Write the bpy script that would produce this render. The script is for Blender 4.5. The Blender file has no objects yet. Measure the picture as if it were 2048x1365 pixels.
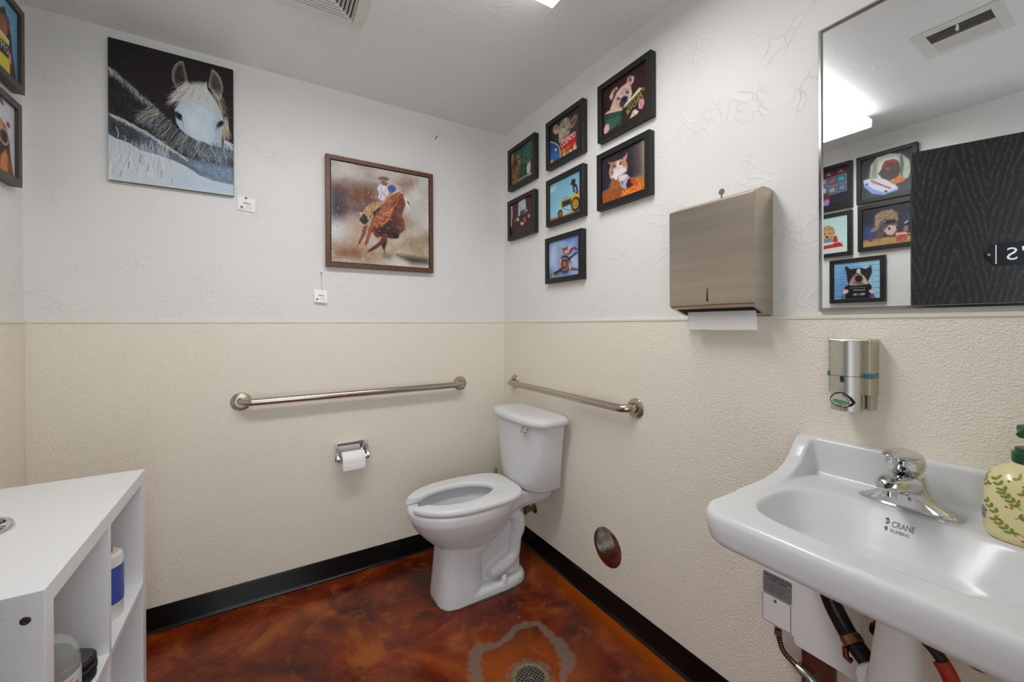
import bpy, bmesh, math, random
import numpy as np
from mathutils import Vector, Matrix
random.seed(7)
S = bpy.context.scene
COL = S.collection

# ------------------------------------------------------------------ camera, world, exposure
FPX, YAW, PITCH, ROLL, CY = 816.883, 0.545426, -0.001974, -0.00416, 651.71
CAM = Vector((-1.27722, -2.19367, 1.25))
cd = bpy.data.cameras.new('camera'); cam = bpy.data.objects.new('camera', cd); COL.objects.link(cam)
_F = Vector((math.sin(YAW)*math.cos(PITCH), math.cos(YAW)*math.cos(PITCH), math.sin(PITCH)))
_R = Vector((math.cos(YAW), -math.sin(YAW), 0)); _U = _R.cross(_F)
_R2 = math.cos(ROLL)*_R + math.sin(ROLL)*_U; _U2 = -math.sin(ROLL)*_R + math.cos(ROLL)*_U
cam.matrix_world = Matrix((( _R2.x, _U2.x, -_F.x, CAM.x), (_R2.y, _U2.y, -_F.y, CAM.y), (_R2.z, _U2.z, -_F.z, CAM.z), (0, 0, 0, 1)))
cd.sensor_width = 36; cd.sensor_fit = 'HORIZONTAL'; cd.lens = FPX/2048*36; cd.shift_y = -(682.5-CY)/2048
cd.clip_start = 0.02
S.camera = cam
W = bpy.data.worlds.new('world'); S.world = W; W.use_nodes = True
W.node_tree.nodes['Background'].inputs[0].default_value = (0.86, 0.93, 1.0, 1)   # daylit hall beyond the doorway
W.node_tree.nodes['Background'].inputs[1].default_value = 1.6
LAMP_STRENGTH = 13.5
S.view_settings.view_transform = 'Standard'; S.view_settings.look = 'None'
S.view_settings.gamma = 1.0; S.view_settings.use_curve_mapping = False
S.view_settings.exposure = 0.36
S.cycles.adaptive_threshold = 0.03; S.cycles.use_light_tree = False; S.cycles.max_bounces = 10; S.cycles.diffuse_bounces = 8; S.cycles.glossy_bounces = 4

XL, YF, ZC, ZT = -2.026, -2.36, 2.4245, 1.2634

# ------------------------------------------------------------------ helpers
def lin(c):
    return tuple((v/255/12.92 if v/255 <= .04045 else ((v/255+.055)/1.055)**2.4) for v in c[:3]) + (1.0,)

class N:
    """small node-tree helper"""
    def __init__(s, name):
        s.m = bpy.data.materials.new(name); s.m.use_nodes = True
        s.t = s.m.node_tree; s.b = s.t.nodes['Principled BSDF']; s.out = s.t.nodes['Material Output']
    def n(s, typ, **kw):
        nd = s.t.nodes.new(typ)
        for k, v in kw.items():
            if k.startswith('i_'):
                key = k[2:]; key = int(key) if key.isdigit() else key.replace('_', ' ')
                nd.inputs[key].default_value = v
            else: setattr(nd, k, v)
        return nd
    def l(s, a, b): s.t.links.new(a, b)
    def coord(s): return s.n('ShaderNodeTexCoord').outputs['Object']
    def noise(s, scale, detail=2, rough=.5, vec=None, dist=0):
        nd = s.n('ShaderNodeTexNoise'); nd.inputs['Scale'].default_value = scale; nd.inputs['Detail'].default_value = detail
        nd.inputs['Roughness'].default_value = rough; nd.inputs['Distortion'].default_value = dist
        s.l(vec if vec is not None else s.coord(), nd.inputs['Vector']); return nd.outputs['Fac']
    def ramp(s, fac, stops):
        nd = s.n('ShaderNodeValToRGB'); s.l(fac, nd.inputs[0]); e = nd.color_ramp.elements
        while len(e) < len(stops): e.new(.5)
        for el, (p, c) in zip(e, stops): el.position = p; el.color = c
        return nd.outputs[0]
    def mix(s, fac, a, b, bt='MIX'):
        nd = s.n('ShaderNodeMix', data_type='RGBA', blend_type=bt)
        for sock, v in ((nd.inputs[0], fac), (nd.inputs[6], a), (nd.inputs[7], b)):
            if hasattr(v, 'is_linked') or hasattr(v, 'links'): s.l(v, sock)
            else: sock.default_value = v
        return nd.outputs[2]
    def math(s, op, a, b=0.0, clamp=False):
        nd = s.n('ShaderNodeMath', operation=op); nd.use_clamp = clamp
        for i, v in enumerate((a, b)):
            if hasattr(v, 'links'): s.l(v, nd.inputs[i])
            else: nd.inputs[i].default_value = v
        return nd.outputs[0]
    def bump(s, h, strength=.3, dist=.002):
        nd = s.n('ShaderNodeBump'); nd.inputs['Strength'].default_value = strength; nd.inputs['Distance'].default_value = dist
        s.l(h, nd.inputs['Height']); s.l(nd.outputs[0], s.b.inputs['Normal'])

def mat(name, rgb, rough=.5, metal=0., spec=.5, coat=0., var=0., vscale=30, emit=None, trans=0., ior=1.45, bump=0., bscale=200):
    k = N(name); b = k.b
    b.inputs['Roughness'].default_value = rough; b.inputs['Metallic'].default_value = metal
    b.inputs['Specular IOR Level'].default_value = spec; b.inputs['Coat Weight'].default_value = coat
    b.inputs['Transmission Weight'].default_value = trans; b.inputs['IOR'].default_value = ior
    c = lin(rgb)
    if var > 0:
        f = k.noise(vscale, 3)
        d = tuple(max(0, v*(1-var)) for v in c[:3])+(1,); e = tuple(min(1, v*(1+var)) for v in c[:3])+(1,)
        k.l(k.ramp(f, [(.3, d), (.7, e)]), b.inputs['Base Color'])
    else: b.inputs['Base Color'].default_value = c
    if bump > 0: k.bump(k.noise(bscale, 2), bump, .001)
    if emit: b.inputs['Emission Color'].default_value = lin(emit[0]); b.inputs['Emission Strength'].default_value = emit[1]
    return k.m

def brushed(name, rgb, rough, axis, scale=600, amount=.12, stretch=.01):
    k = N(name); b = k.b; b.inputs['Metallic'].default_value = 1
    mp = k.n('ShaderNodeMapping'); k.l(k.coord(), mp.inputs[0])
    sc = [1, 1, 1]; sc[axis] = stretch; mp.inputs['Scale'].default_value = sc
    f = k.noise(scale, 2, vec=mp.outputs[0]); c = lin(rgb)
    k.l(k.ramp(f, [(.25, tuple(v*(1-amount) for v in c[:3])+(1,)), (.75, tuple(min(1, v*(1+amount)) for v in c[:3])+(1,))]), b.inputs['Base Color'])
    r = k.n('ShaderNodeMapRange'); k.l(f, r.inputs[0]); r.inputs[3].default_value = rough*.8; r.inputs[4].default_value = rough*1.25
    k.l(r.outputs[0], b.inputs['Roughness'])
    return k.m

class MB:
    def __init__(s): s.v = []; s.f = []
    def add(s, vs, fs):
        o = len(s.v); s.v += [tuple(p) for p in vs]; s.f += [tuple(i+o for i in f) for f in fs]; return s
    def box(s, x0, x1, y0, y1, z0, z1):
        x0, x1 = min(x0, x1), max(x0, x1); y0, y1 = min(y0, y1), max(y0, y1); z0, z1 = min(z0, z1), max(z0, z1)
        return s.add([(x0,y0,z0),(x1,y0,z0),(x1,y1,z0),(x0,y1,z0),(x0,y0,z1),(x1,y0,z1),(x1,y1,z1),(x0,y1,z1)],
                     [(3,2,1,0),(4,5,6,7),(0,1,5,4),(1,2,6,5),(2,3,7,6),(3,0,4,7)])
    def rings(s, rs, cap0=True, cap1=True, closed=False):
        n = len(rs[0]); vs = [p for r in rs for p in r]; fs = []
        m = len(rs)
        for i in range(m if closed else m-1):
            for j in range(n):
                a, b = i*n+j, i*n+(j+1) % n; c, d = ((i+1) % m)*n+(j+1) % n, ((i+1) % m)*n+j
                fs.append((a, b, c, d))
        if not closed:
            if cap0: fs.append(tuple(range(n))[::-1])
            if cap1: fs.append(tuple(range((m-1)*n, m*n)))
        return s.add(vs, fs)
    def tube(s, path, r, n=12, closed=False):
        P = [Vector(p) for p in path]; rs = []; m = len(P)
        up = None
        for i, p in enumerate(P):
            a = P[i-1] if (i > 0 or closed) else P[i]; b = P[(i+1) % m] if (i < m-1 or closed) else P[i]
            t = (b-a).normalized()
            if up is None: up = Vector((0,0,1)) if abs(t.z) < .9 else Vector((1,0,0))
            u = (up - t*up.dot(t)).normalized(); w = t.cross(u); up = u
            rr = r[i] if isinstance(r, (list, tuple)) else r
            rs.append([p+u*rr*math.cos(2*math.pi*k/n)+w*rr*math.sin(2*math.pi*k/n) for k in range(n)])
        return s.rings(rs, closed=closed)
    def lathe(s, prof, c, axis='z', n=32):
        """prof: list of (radius, height along axis)"""
        c = Vector(c); A = {'x': Vector((1,0,0)), 'y': Vector((0,1,0)), 'z': Vector((0,0,1))}[axis] if isinstance(axis, str) else Vector(axis).normalized()
        u = A.orthogonal().normalized(); w = A.cross(u)
        return s.rings([[c+A*h+u*max(r, 1e-5)*math.cos(2*math.pi*k/n)+w*max(r, 1e-5)*math.sin(2*math.pi*k/n) for k in range(n)] for r, h in prof])
    def prism(s, poly, axis, a0, a1):
        """poly in the two other axes (in x,y,z order)"""
        def P(q, a):
            return {'x': (a, q[0], q[1]), 'y': (q[0], a, q[1]), 'z': (q[0], q[1], a)}[axis]
        return s.rings([[P(q, a0) for q in poly], [P(q, a1) for q in poly]])
    def obox(s, o, u, v, w, a, b, c):
        """box spanned from o by ranges a,b,c along unit vectors u,v,w"""
        o, u, v, w = map(Vector, (o, u, v, w))
        return s.rings([[o+u*a[i]+v*b[j]+w*cc for i, j in ((0,0),(1,0),(1,1),(0,1))] for cc in c])
    def mesh(s, name, off=(0,0,0)):
        me = bpy.data.meshes.new(name)
        o = Vector(off)
        me.from_pydata([tuple(Vector(p)-o) for p in s.v], [], s.f); me.validate()
        bm = bmesh.new(); bm.from_mesh(me); bmesh.ops.recalc_face_normals(bm, faces=bm.faces); bm.to_mesh(me); bm.free()
        return me
    def build(s, name, m, parent=None, smooth=True, bevel=0., seg=3, angle=35):
        me = s.mesh(name, parent_origin(parent))
        return link(name, me, m, parent, smooth, bevel, seg, angle)

def parent_origin(p):
    o = Vector((0,0,0))
    while p is not None: o += p.location; p = p.parent
    return o
def link(name, me, m, parent=None, smooth=True, bevel=0., seg=3, angle=35):
    ob = bpy.data.objects.new(name, me); COL.objects.link(ob)
    if m is not None: me.materials.append(m)
    if smooth:
        me.polygons.foreach_set('use_smooth', [True]*len(me.polygons)); me.set_sharp_from_angle(angle=math.radians(angle))
    if bevel > 0:
        bv = ob.modifiers.new('bevel', 'BEVEL'); bv.width = bevel; bv.segments = seg; bv.limit_method = 'ANGLE'; bv.angle_limit = math.radians(40)
        bv.harden_normals = False
    if parent is not None: ob.parent = parent
    return ob
def tag(o, label, cat, group=None):
    o['label'] = label; o['category'] = cat
    if group: o['group'] = group
    return o
def thing(name, label, cat, loc, group=None):
    o = bpy.data.objects.new(name, None); o.location = loc; o.empty_display_size = .05; COL.objects.link(o)
    return tag(o, label, cat, group)
def struct(o): o['kind'] = 'structure'; return o

def fuse(mb, voxel, iters, cuts=(), name='fused'):
    """solid union of overlapping closed shells, minus cutters, with softened edges -> mesh"""
    ob = bpy.data.objects.new('tmp', mb.mesh('tmp')); COL.objects.link(ob); tmp = [ob]
    r = ob.modifiers.new('r', 'REMESH'); r.mode = 'VOXEL'; r.voxel_size = voxel
    for c in cuts:
        co = bpy.data.objects.new('tmpc', c.mesh('tmpc')); COL.objects.link(co); tmp.append(co)
        b = ob.modifiers.new('b', 'BOOLEAN'); b.operation = 'DIFFERENCE'; b.object = co; b.solver = 'EXACT'
    if cuts:
        r = ob.modifiers.new('r2', 'REMESH'); r.mode = 'VOXEL'; r.voxel_size = voxel
    sm = ob.modifiers.new('s', 'SMOOTH'); sm.factor = .5; sm.iterations = iters
    dg = bpy.context.evaluated_depsgraph_get(); me = bpy.data.meshes.new_from_object(ob.evaluated_get(dg)); me.name = name
    for o in tmp: bpy.data.objects.remove(o)
    return me
def shift_mesh(me, off):
    me.transform(Matrix.Translation(-Vector(off))); return me

def text(name, body, size, o, u, v, m, parent, align='LEFT', depth=.0004, sx=1.0, shear=0., spacing=1.0):
    """lettering as a flat mesh; o = baseline origin, u = reading direction, v = up"""
    cu = bpy.data.curves.new('t', 'FONT'); cu.body = body; cu.size = size; cu.align_x = align; cu.extrude = depth; cu.resolution_u = 3
    cu.shear = shear; cu.space_character = spacing
    to = bpy.data.objects.new('t', cu); COL.objects.link(to)
    dg = bpy.context.evaluated_depsgraph_get(); me = bpy.data.meshes.new_from_object(to.evaluated_get(dg))
    bpy.data.objects.remove(to); bpy.data.curves.remove(cu)
    u, v = Vector(u).normalized(), Vector(v).normalized(); w = u.cross(v)
    off = Vector(o)-parent_origin(parent)
    me.transform(Matrix(((u.x*sx, v.x, w.x, off.x), (u.y*sx, v.y, w.y, off.y), (u.z*sx, v.z, w.z, off.z), (0,0,0,1))))
    me.name = name
    return link(name, me, m, parent, smooth=False)

def arc(cx, cy, r, a0, a1, n):
    return [(cx+r*math.cos(math.radians(a0+(a1-a0)*i/n)), cy+r*math.sin(math.radians(a0+(a1-a0)*i/n))) for i in range(n+1)]
def rrect(x0, x1, y0, y1, r, n=5):
    return arc(x1-r, y1-r, r, 0, 90, n)+arc(x0+r, y1-r, r, 90, 180, n)+arc(x0+r, y0+r, r, 180, 270, n)+arc(x1-r, y0+r, r, 270, 360, n)
def sellipse(cx, cy, a, b, e, n=48):
    out = []
    for i in range(n):
        t = 2*math.pi*i/n; c, s_ = math.cos(t), math.sin(t)
        out.append((cx+a*math.copysign(abs(c)**(2/e), c), cy+b*math.copysign(abs(s_)**(2/e), s_)))
    return out
def spline(pts, n=6):
    """Catmull-Rom"""
    P = [Vector(p) for p in pts]; P = [P[0]*2-P[1]]+P+[P[-1]*2-P[-2]]; out = []
    for i in range(1, len(P)-2):
        for k in range(n):
            t = k/n; a, b, c, d = P[i-1:i+3]
            out.append(.5*((2*b)+(c-a)*t+(2*a-5*b+4*c-d)*t*t+(3*b-a-3*c+d)*t**3))
    return out+[P[-2]]

# ------------------------------------------------------------------ materials
def wall_paint(name, rgb, scale=22., strength=.35, side=1):
    k = N(name); b = k.b
    c = lin(rgb); co = k.coord()
    b.inputs['Base Color'].default_value = c
    b.inputs['Roughness'].default_value = .42; b.inputs['Specular IOR Level'].default_value = .35
    # skip-trowel ridges: warped cell borders broken up by a coarse mask
    w = k.n('ShaderNodeTexNoise'); w.inputs['Scale'].default_value = 9; w.inputs['Detail'].default_value = 1; k.l(co, w.inputs['Vector'])
    vm = k.n('ShaderNodeMix', data_type='RGBA', blend_type='ADD'); vm.inputs[0].default_value = .16; k.l(co, vm.inputs[6]); k.l(w.outputs['Color'], vm.inputs[7])
    vo = k.n('ShaderNodeTexVoronoi', feature='DISTANCE_TO_EDGE'); vo.inputs['Scale'].default_value = scale; k.l(vm.outputs[2], vo.inputs['Vector'])
    ridge = k.ramp(vo.outputs['Distance'], [(0., (1,1,1,1)), (.06, (.15,.15,.15,1)), (.2, (0,0,0,1))])
    mask = k.ramp(k.noise(7, 1, vec=co), [(.5, (0,0,0,1)), (.62, (1,1,1,1))])
    h = k.mix(1., ridge, mask, 'MULTIPLY')
    fine = k.noise(90, 0, vec=co)
    h2 = k.math('ADD', h, k.math('MULTIPLY', fine, .22))
    k.bump(h2, strength, .0022)
    return k.m
M = {}
M['paint'] = wall_paint('wall_paint', (231, 230, 228), strength=.5)
M['ceil'] = wall_paint('ceiling_paint', (234, 236, 236), 26, .5)
def frp():
    k = N('pebbled_panel'); b = k.b; co = k.coord()
    c = lin((240, 233, 219))
    b.inputs['Base Color'].default_value = c
    b.inputs['Roughness'].default_value = .46; b.inputs['Specular IOR Level'].default_value = .35
    vo = k.n('ShaderNodeTexVoronoi', feature='F1'); vo.inputs['Scale'].default_value = 230
    k.l(co, vo.inputs['Vector'])
    k.bump(k.math('ADD', vo.outputs['Distance'], k.math('MULTIPLY', k.noise(120, 0, vec=co), .6)), .75, .0019)
    return k.m
M['frp'] = frp()
M['trimstrip'] = mat('panel_trim', (232, 226, 213), .4)
M['base'] = mat('black_rubber', (6, 6, 7), .2, spec=.4, var=.3, vscale=40)
M['porc'] = mat('porcelain', (221, 222, 225), .17, spec=.45)
M['seat'] = mat('seat_plastic', (228, 229, 231), .22)
M['chrome'] = mat('chrome', (215, 216, 218), .06, metal=1)
M['steel'] = brushed('brushed_steel', (196, 186, 172), .28, 2, 500, .05)
M['bar'] = mat('satin_steel', (190, 180, 166), .24, metal=1, var=.05, vscale=60)
def disp_mat():
    k = N('brushed_steel_sheet'); b = k.b; b.inputs['Metallic'].default_value = 1
    mp = k.n('ShaderNodeMapping'); k.l(k.coord(), mp.inputs[0]); mp.inputs['Scale'].default_value = (.05, .06, 1); c = lin((196, 184, 168))
    k.l(k.ramp(k.noise(34, 3, .5, mp.outputs[0]), [(.3, tuple(v*.86 for v in c[:3])+(1,)), (.7, tuple(min(1, v*1.08) for v in c[:3])+(1,))]), b.inputs['Base Color'])
    b.inputs['Roughness'].default_value = .3; b.inputs['Anisotropic'].default_value = .4
    return k.m
M['disp'] = disp_mat()
M['black'] = mat('black_frame', (27, 25, 24), .42, var=.15, vscale=50)
M['bronze'] = mat('bronze_frame', (70, 62, 56), .4, var=.1, vscale=50)
M['white'] = mat('white_plastic', (232, 232, 233), .35)
M['whitemetal'] = mat('white_enamel', (222, 219, 214), .35)
M['cab'] = mat('white_laminate', (232, 233, 236), .38, bump=.02, bscale=900)
M['paper'] = mat('white_paper', (250, 250, 250), .85, var=.01, vscale=80, bump=.15, bscale=160)
M['ink'] = mat('black_ink', (25, 25, 28), .7)
M['dark'] = mat('dark_void', (12, 11, 10), .8)
M['ventdark'] = mat('duct_interior', (70, 64, 58), .8)
M['walnut'] = None
def walnut():
    k = N('walnut_wood'); mp = k.n('ShaderNodeMapping'); k.l(k.coord(), mp.inputs[0]); mp.inputs['Scale'].default_value = (1, 1, 1)
    k.l(k.ramp(k.noise(60, 4, vec=mp.outputs[0]), [(.3, lin((74, 44, 30))), (.7, lin((118, 74, 52)))]), k.b.inputs['Base Color'])
    k.b.inputs['Roughness'].default_value = .4; return k.m
M['walnut'] = walnut()
def oak():
    # flat-sawn oak stained black: nested cathedral arches broken by fine vertical pores
    k = N('black_oak'); co = k.coord(); sx = k.n('ShaderNodeSeparateXYZ'); k.l(co, sx.inputs[0])
    wob = k.noise(3.2, 3, .5, co)
    al = k.math('ADD', k.math('MULTIPLY', sx.outputs['Y'], 1.069), k.math('MULTIPLY', wob, .07))
    col_ = k.math('ABSOLUTE', k.math('SUBTRACT', k.math('FRACT', k.math('MULTIPLY', al, 4.4)), .5))          # 0 at each arch's axis
    arm = k.math('POWER', k.math('ADD', k.math('MULTIPLY', col_, col_), .0016), .5)
    f = k.math('ADD', sx.outputs['Z'], k.math('MULTIPLY', arm, 1.15))
    f = k.math('ADD', f, k.math('MULTIPLY', k.noise(7, 3, .5, co), .16))
    band = k.math('FRACT', k.math('MULTIPLY', f, 8.5))
    bandc = k.ramp(band, [(.0, (.1,.1,.1,1)), (.35, (.12,.12,.12,1)), (.75, (1,1,1,1)), (1., (.1,.1,.1,1))])
    mp2 = k.n('ShaderNodeMapping'); k.l(co, mp2.inputs[0]); mp2.inputs['Scale'].default_value = (1, 1, .09)
    pore = k.ramp(k.noise(520, 2, .5, mp2.outputs[0]), [(.44, (0,0,0,1)), (.60, (1,1,1,1))])
    g = k.mix(1., bandc, pore, 'MULTIPLY')
    k.l(k.mix(g, lin((19, 18, 17)), lin((70, 68, 72))), k.b.inputs['Base Color']); k.b.inputs['Roughness'].default_value = .38
    return k.m
M['oak'] = oak()
M['print'] = None
def printmat(rough=.45):
    k = N('printed_picture'); a = k.n('ShaderNodeVertexColor', layer_name='ink'); k.l(a.outputs[0], k.b.inputs['Base Color'])
    k.b.inputs['Roughness'].default_value = rough; k.b.inputs['Specular IOR Level'].default_value = .3; return k.m
M['print'] = printmat(); M['canvas'] = printmat(.6)
def mirror_glass():
    return mat('mirror_silver', (243, 246, 246), .0, metal=1)
M['mirror'] = mirror_glass()
def floor_mat():
    k = N('acid_stained_concrete'); co = k.coord(); b = k.b
    w = k.n('ShaderNodeTexNoise'); w.inputs['Scale'].default_value = 2.2; w.inputs['Detail'].default_value = 5; w.inputs['Roughness'].default_value = .62; w.inputs['Distortion'].default_value = 1.4; k.l(co, w.inputs['Vector'])
    base = k.ramp(w.outputs['Fac'], [(.28, lin((44, 12, 4))), (.42, lin((88, 27, 8))), (.54, lin((122, 45, 12))), (.66, lin((156, 78, 20))), (.8, lin((128, 62, 30)))])
    blot = k.noise(9, 4, .6, co, 1.0)
    c1 = k.mix(k.ramp(blot, [(.55, (0,0,0,1)), (.68, (.5,.5,.5,1))]), base, lin((146, 84, 34)))
    c2 = k.mix(k.ramp(k.noise(5, 4, .6, co, .6), [(.58, (0,0,0,1)), (.72, (.75,.75,.75,1))]), c1, lin((40, 10, 3)))
    at = k.n('ShaderNodeAttribute', attribute_name='edge'); c3 = k.mix(at.outputs['Fac'], c2, lin((172, 84, 16)))
    wr = k.n('ShaderNodeAttribute', attribute_name='wear')
    speck = k.noise(420, 2, .6, co); blob = k.noise(38, 3, .6, co)
    g = k.math('ADD', k.math('ADD', wr.outputs['Fac'], k.math('MULTIPLY', k.math('SUBTRACT', blob, .5), 1.3)), k.math('MULTIPLY', k.math('SUBTRACT', speck, .5), 1.2))
    g = k.math('MULTIPLY', g, k.math('GREATER_THAN', wr.outputs['Fac'], .03))
    gm = k.ramp(g, [(.62, (0,0,0,1)), (.82, (.8,.8,.8,1))])
    grey = k.ramp(k.noise(500, 2, .5, co), [(.35, lin((92, 74, 66))), (.65, lin((140, 122, 112)))])
    k.l(k.mix(gm, c3, grey), b.inputs['Base Color'])
    r = k.n('ShaderNodeMapRange'); k.l(gm, r.inputs[0]); r.inputs[3].default_value = .17; r.inputs[4].default_value = .75
    k.l(k.math('ADD', r.outputs[0], k.math('MULTIPLY', k.noise(14, 3, .5, co), .08)), b.inputs['Roughness'])
    b.inputs['Specular IOR Level'].default_value = .36
    k.bump(k.noise(6, 4, .55, co), .12, .003)
    return k.m
M['floor'] = floor_mat()

# ------------------------------------------------------------------ room shell
T = .1
def shell(name, m, *b):
    return struct(MB().box(*b).build(name, m, smooth=False))
# floor: dense sheet carrying the etched ring round the drain and the amber border
DR = (-.479, -.993)
def build_floor():
    nx, ny = 210, 250
    xs = np.linspace(XL-.05, .05, nx); ys = np.linspace(YF-.4, .05, ny)
    X, Y = np.meshgrid(xs, ys)
    v = np.stack([X.ravel(), Y.ravel(), np.zeros(nx*ny)], 1)
    # drop the drain hole faces
    f = []
    for j in range(ny-1):
        for i in range(nx-1):
            f.append((j*nx+i, j*nx+i+1, (j+1)*nx+i+1, (j+1)*nx+i))
    me = bpy.data.meshes.new('floor'); me.from_pydata(v.tolist(), [], f)
    pts = np.array([(-.66,-.93),(-.625,-.85),(-.60,-.80),(-.57,-.775),(-.53,-.795),(-.495,-.80),(-.44,-.785),(-.404,-.768),(-.354,-.766),(-.30,-.795),(-.30,-.86),(-.296,-.93),(-.31,-1.0),(-.35,-1.03),(-.39,-1.06)])
    wd = np.array([.03,.032,.03,.032,.02,.016,.02,.02,.024,.02,.024,.036,.036,.026,.012])
    P = np.stack([X.ravel(), Y.ravel()], 1); best = np.zeros(len(P))
    rng = np.random.RandomState(3)
    for i in range(len(pts)-1):
        a, b = pts[i], pts[i+1]; d = b-a; t = np.clip(((P-a)@d)/(d@d), 0, 1); q = a+t[:, None]*d
        w = wd[i]*(1-t)+wd[i+1]*t; dist = np.linalg.norm(P-q, axis=1)
        best = np.maximum(best, np.clip(1.25-dist/w*.75, 0, 1))
    sp = np.clip(1.3-np.linalg.norm(P-np.array([-.352,-.715]), axis=1)/.012, 0, 1)
    best = np.clip(np.maximum(best, sp), 0, 1)
    lip = np.clip(1.2-np.abs(np.linalg.norm(P-np.array(DR), axis=1)-.078)/.018, 0, .75)
    best = np.maximum(best, lip)
    edge = np.clip(1-np.abs(P[:, 0]+.03)/.10, 0, 1)*np.clip((-.25-P[:, 1])/.5, 0, 1)
    ring = np.clip(1-np.abs(np.linalg.norm(P-np.array(DR), axis=1)-.12)/.16, 0, 1)*.5
    edge = np.clip(np.maximum(edge*.8, ring)+(rng.rand(len(P))-.5)*.04, 0, 1)
    for nm, arr in (('wear', best), ('edge', edge)):
        at = me.attributes.new(nm, 'FLOAT', 'POINT'); at.data.foreach_set('value', arr.astype(np.float32))
    return struct(link('floor', me, M['floor'], None, False))
FLOOR = build_floor()
M['crack'] = mat('crack_filler', (128, 78, 46), .7)
def crack(pts, w=.0016):
    m = MB(); P = spline([(x, y, 0) for x, y in pts], 8); L, R_ = [], []
    for i, p in enumerate(P):
        q = P[min(i+1, len(P)-1)]-P[max(i-1, 0)]; n_ = Vector((-q.y, q.x, 0)).normalized(); j = Vector((random.uniform(-.003, .003), random.uniform(-.003, .003), .0003)); ww = w*random.uniform(.25, 1)
        L.append(p+n_*ww+j); R_.append(p-n_*ww+j)
    n = len(P); m.add(L+R_, [(i, i+1, n+i+1, n+i) for i in range(n-1)])
    return m.build('crack', M['crack'], FLOOR, False)
crack([(-1.55,-.36), (-1.42,-.33), (-1.30,-.345), (-1.16,-.30), (-1.02,-.31), (-.90,-.32), (-.78,-.345), (-.66,-.36)])
crack([(-1.62,-.52), (-1.50,-.50), (-1.40,-.47), (-1.30,-.44)], .0012)

wr = shell('wall_right', M['paint'], 0, T, YF-T, T, 0, ZC)
wb = shell('wall_back', M['paint'], XL-T, 0, 0, T, 0, ZC)
wl = shell('wall_left', M['paint'], XL-T, XL, YF-T, 0, 0, ZC)
wf = struct(MB().box(XL, -1.945, YF-T, YF, 0, ZC).box(-.98, 0, YF-T, YF, 0, ZC).box(-1.945, -.98, YF-T, YF, 2.15, ZC).build('wall_front', M['paint'], smooth=False))
cl = shell('ceiling', M['ceil'], XL-T, T, YF-T, T, ZC, ZC+.08)
PT = .003
MB().box(XL+PT, -PT, -PT, 0, .0, ZT).build('wainscot_panel', M['frp'], wb, False)
MB().box(-PT, 0, YF, 0, .0, ZT).build('wainscot_panel', M['frp'], wr, False)
MB().box(XL, XL+PT, YF, 0, .0, ZT).build('wainscot_panel', M['frp'], wl, False)
MB().box(-.98, -PT, YF, YF+PT, .0, ZT).build('wainscot_panel', M['frp'], wf, False)
# cap strips and corner strips of the panels
MB().box(XL+.006, -.006, -.0065, 0, ZT-.001, ZT+.009).build('cap_strip', M['trimstrip'], wb, False, .0015)
MB().box(-.0065, 0, YF+.003, -.006, ZT-.001, ZT+.009).build('cap_strip', M['trimstrip'], wr, False, .0015)
MB().box(XL, XL+.0065, YF+.003, -.006, ZT-.001, ZT+.009).build('cap_strip', M['trimstrip'], wl, False, .0015)
MB().box(XL+.003, XL+.021, -.0055, 0, .0, ZT).build('corner_strip', M['trimstrip'], wb, False, .001)
MB().box(-.0055, 0, -.019, -.003, .0, ZT).build('corner_strip', M['trimstrip'], wr, False, .001)
# cove base
prof = [(0, 0), (.0165, 0), (.0165, .0018), (.0125, .004), (.008, .0085), (.0058, .014), (.0055, .094), (.004, .0982), (0, .0985)]
def cove(name, axis, w, a0, a1, sgn):
    m = MB(); m.prism([(w+sgn*d, z) for d, z in prof], axis, a0, a1); return struct(m.build(name, M['base'], None, True, angle=60))
cove('baseboard_back', 'x', -PT, XL+PT, -PT, -1)
cove('baseboard_right', 'y', -PT, YF, -PT, -1)
cove('baseboard_left', 'y', XL+PT, YF+.05, -PT, 1)

# open black door on the left, hinged by the doorway
d0 = Vector((-1.611, -1.458, 0)); dt = Vector((-.3535, -.9354, 0)).normalized(); dn = Vector((-dt.y, dt.x, 0))
if dn.x < 0: dn = -dn
door = thing('door_1', 'black wood-grain door standing open beside the left wall', 'door', d0); door['kind'] = 'structure'
MB().obox(d0, dt, -dn, (0,0,1), (0, .915), (0, .044), (.012, 2.134)).build('door_leaf', M['oak'], door, False, .001)
hp = d0+dt*.07+Vector((0,0,.98))
MB().lathe([(.0, 0), (.028, 0), (.028, .006), (.012, .009), (.011, .05), (.0, .05)], hp, tuple(dn), 24).build('handle_rose', M['chrome'], door)
MB().tube([hp+dn*.045, hp+dn*.05+dt*.03, hp+dn*.05+dt*.11], .009).build('door_handle', M['chrome'], door)
so = d0+Vector((0,0,1.5755))
sign = thing('door_sign', 'black plaque with white capital lettering screwed to the black door', 'sign', tuple(so+dt*.42))
def on_door(a, h, out): return so+dt*a+dn*out+Vector((0,0,h))
sp_ = [(.283,.052),(.283,-.054)]
poly = [(.252,.0),(.256,.016),(.266,.024),(.272,.034),(.274,.044),(.284,.050),(.566,.050),(.576,.044),(.578,.034),(.584,.024),(.594,.016),(.598,.0),(.594,-.016),(.584,-.024),(.578,-.034),(.576,-.044),(.566,-.052),(.284,-.052),(.274,-.044),(.272,-.034),(.266,-.024),(.256,-.016)]
MB().rings([[on_door(a, h, .0005) for a, h in poly], [on_door(a, h, .006) for a, h in poly]]).build('plate', mat('sign_black', (16, 17, 20), .3), sign, False, .001); plate = COL.objects[-1]
M['signwhite'] = mat('sign_white', (225, 233, 240), .5)
for a in (.285, .562): MB().rings([[on_door(a+x, h, o) for x, h in ((0,-.046),(.0035,-.046),(.0035,.044),(0,.044))] for o in (.006, .0064)]).build('border_line', M['signwhite'], sign, False)
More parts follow.
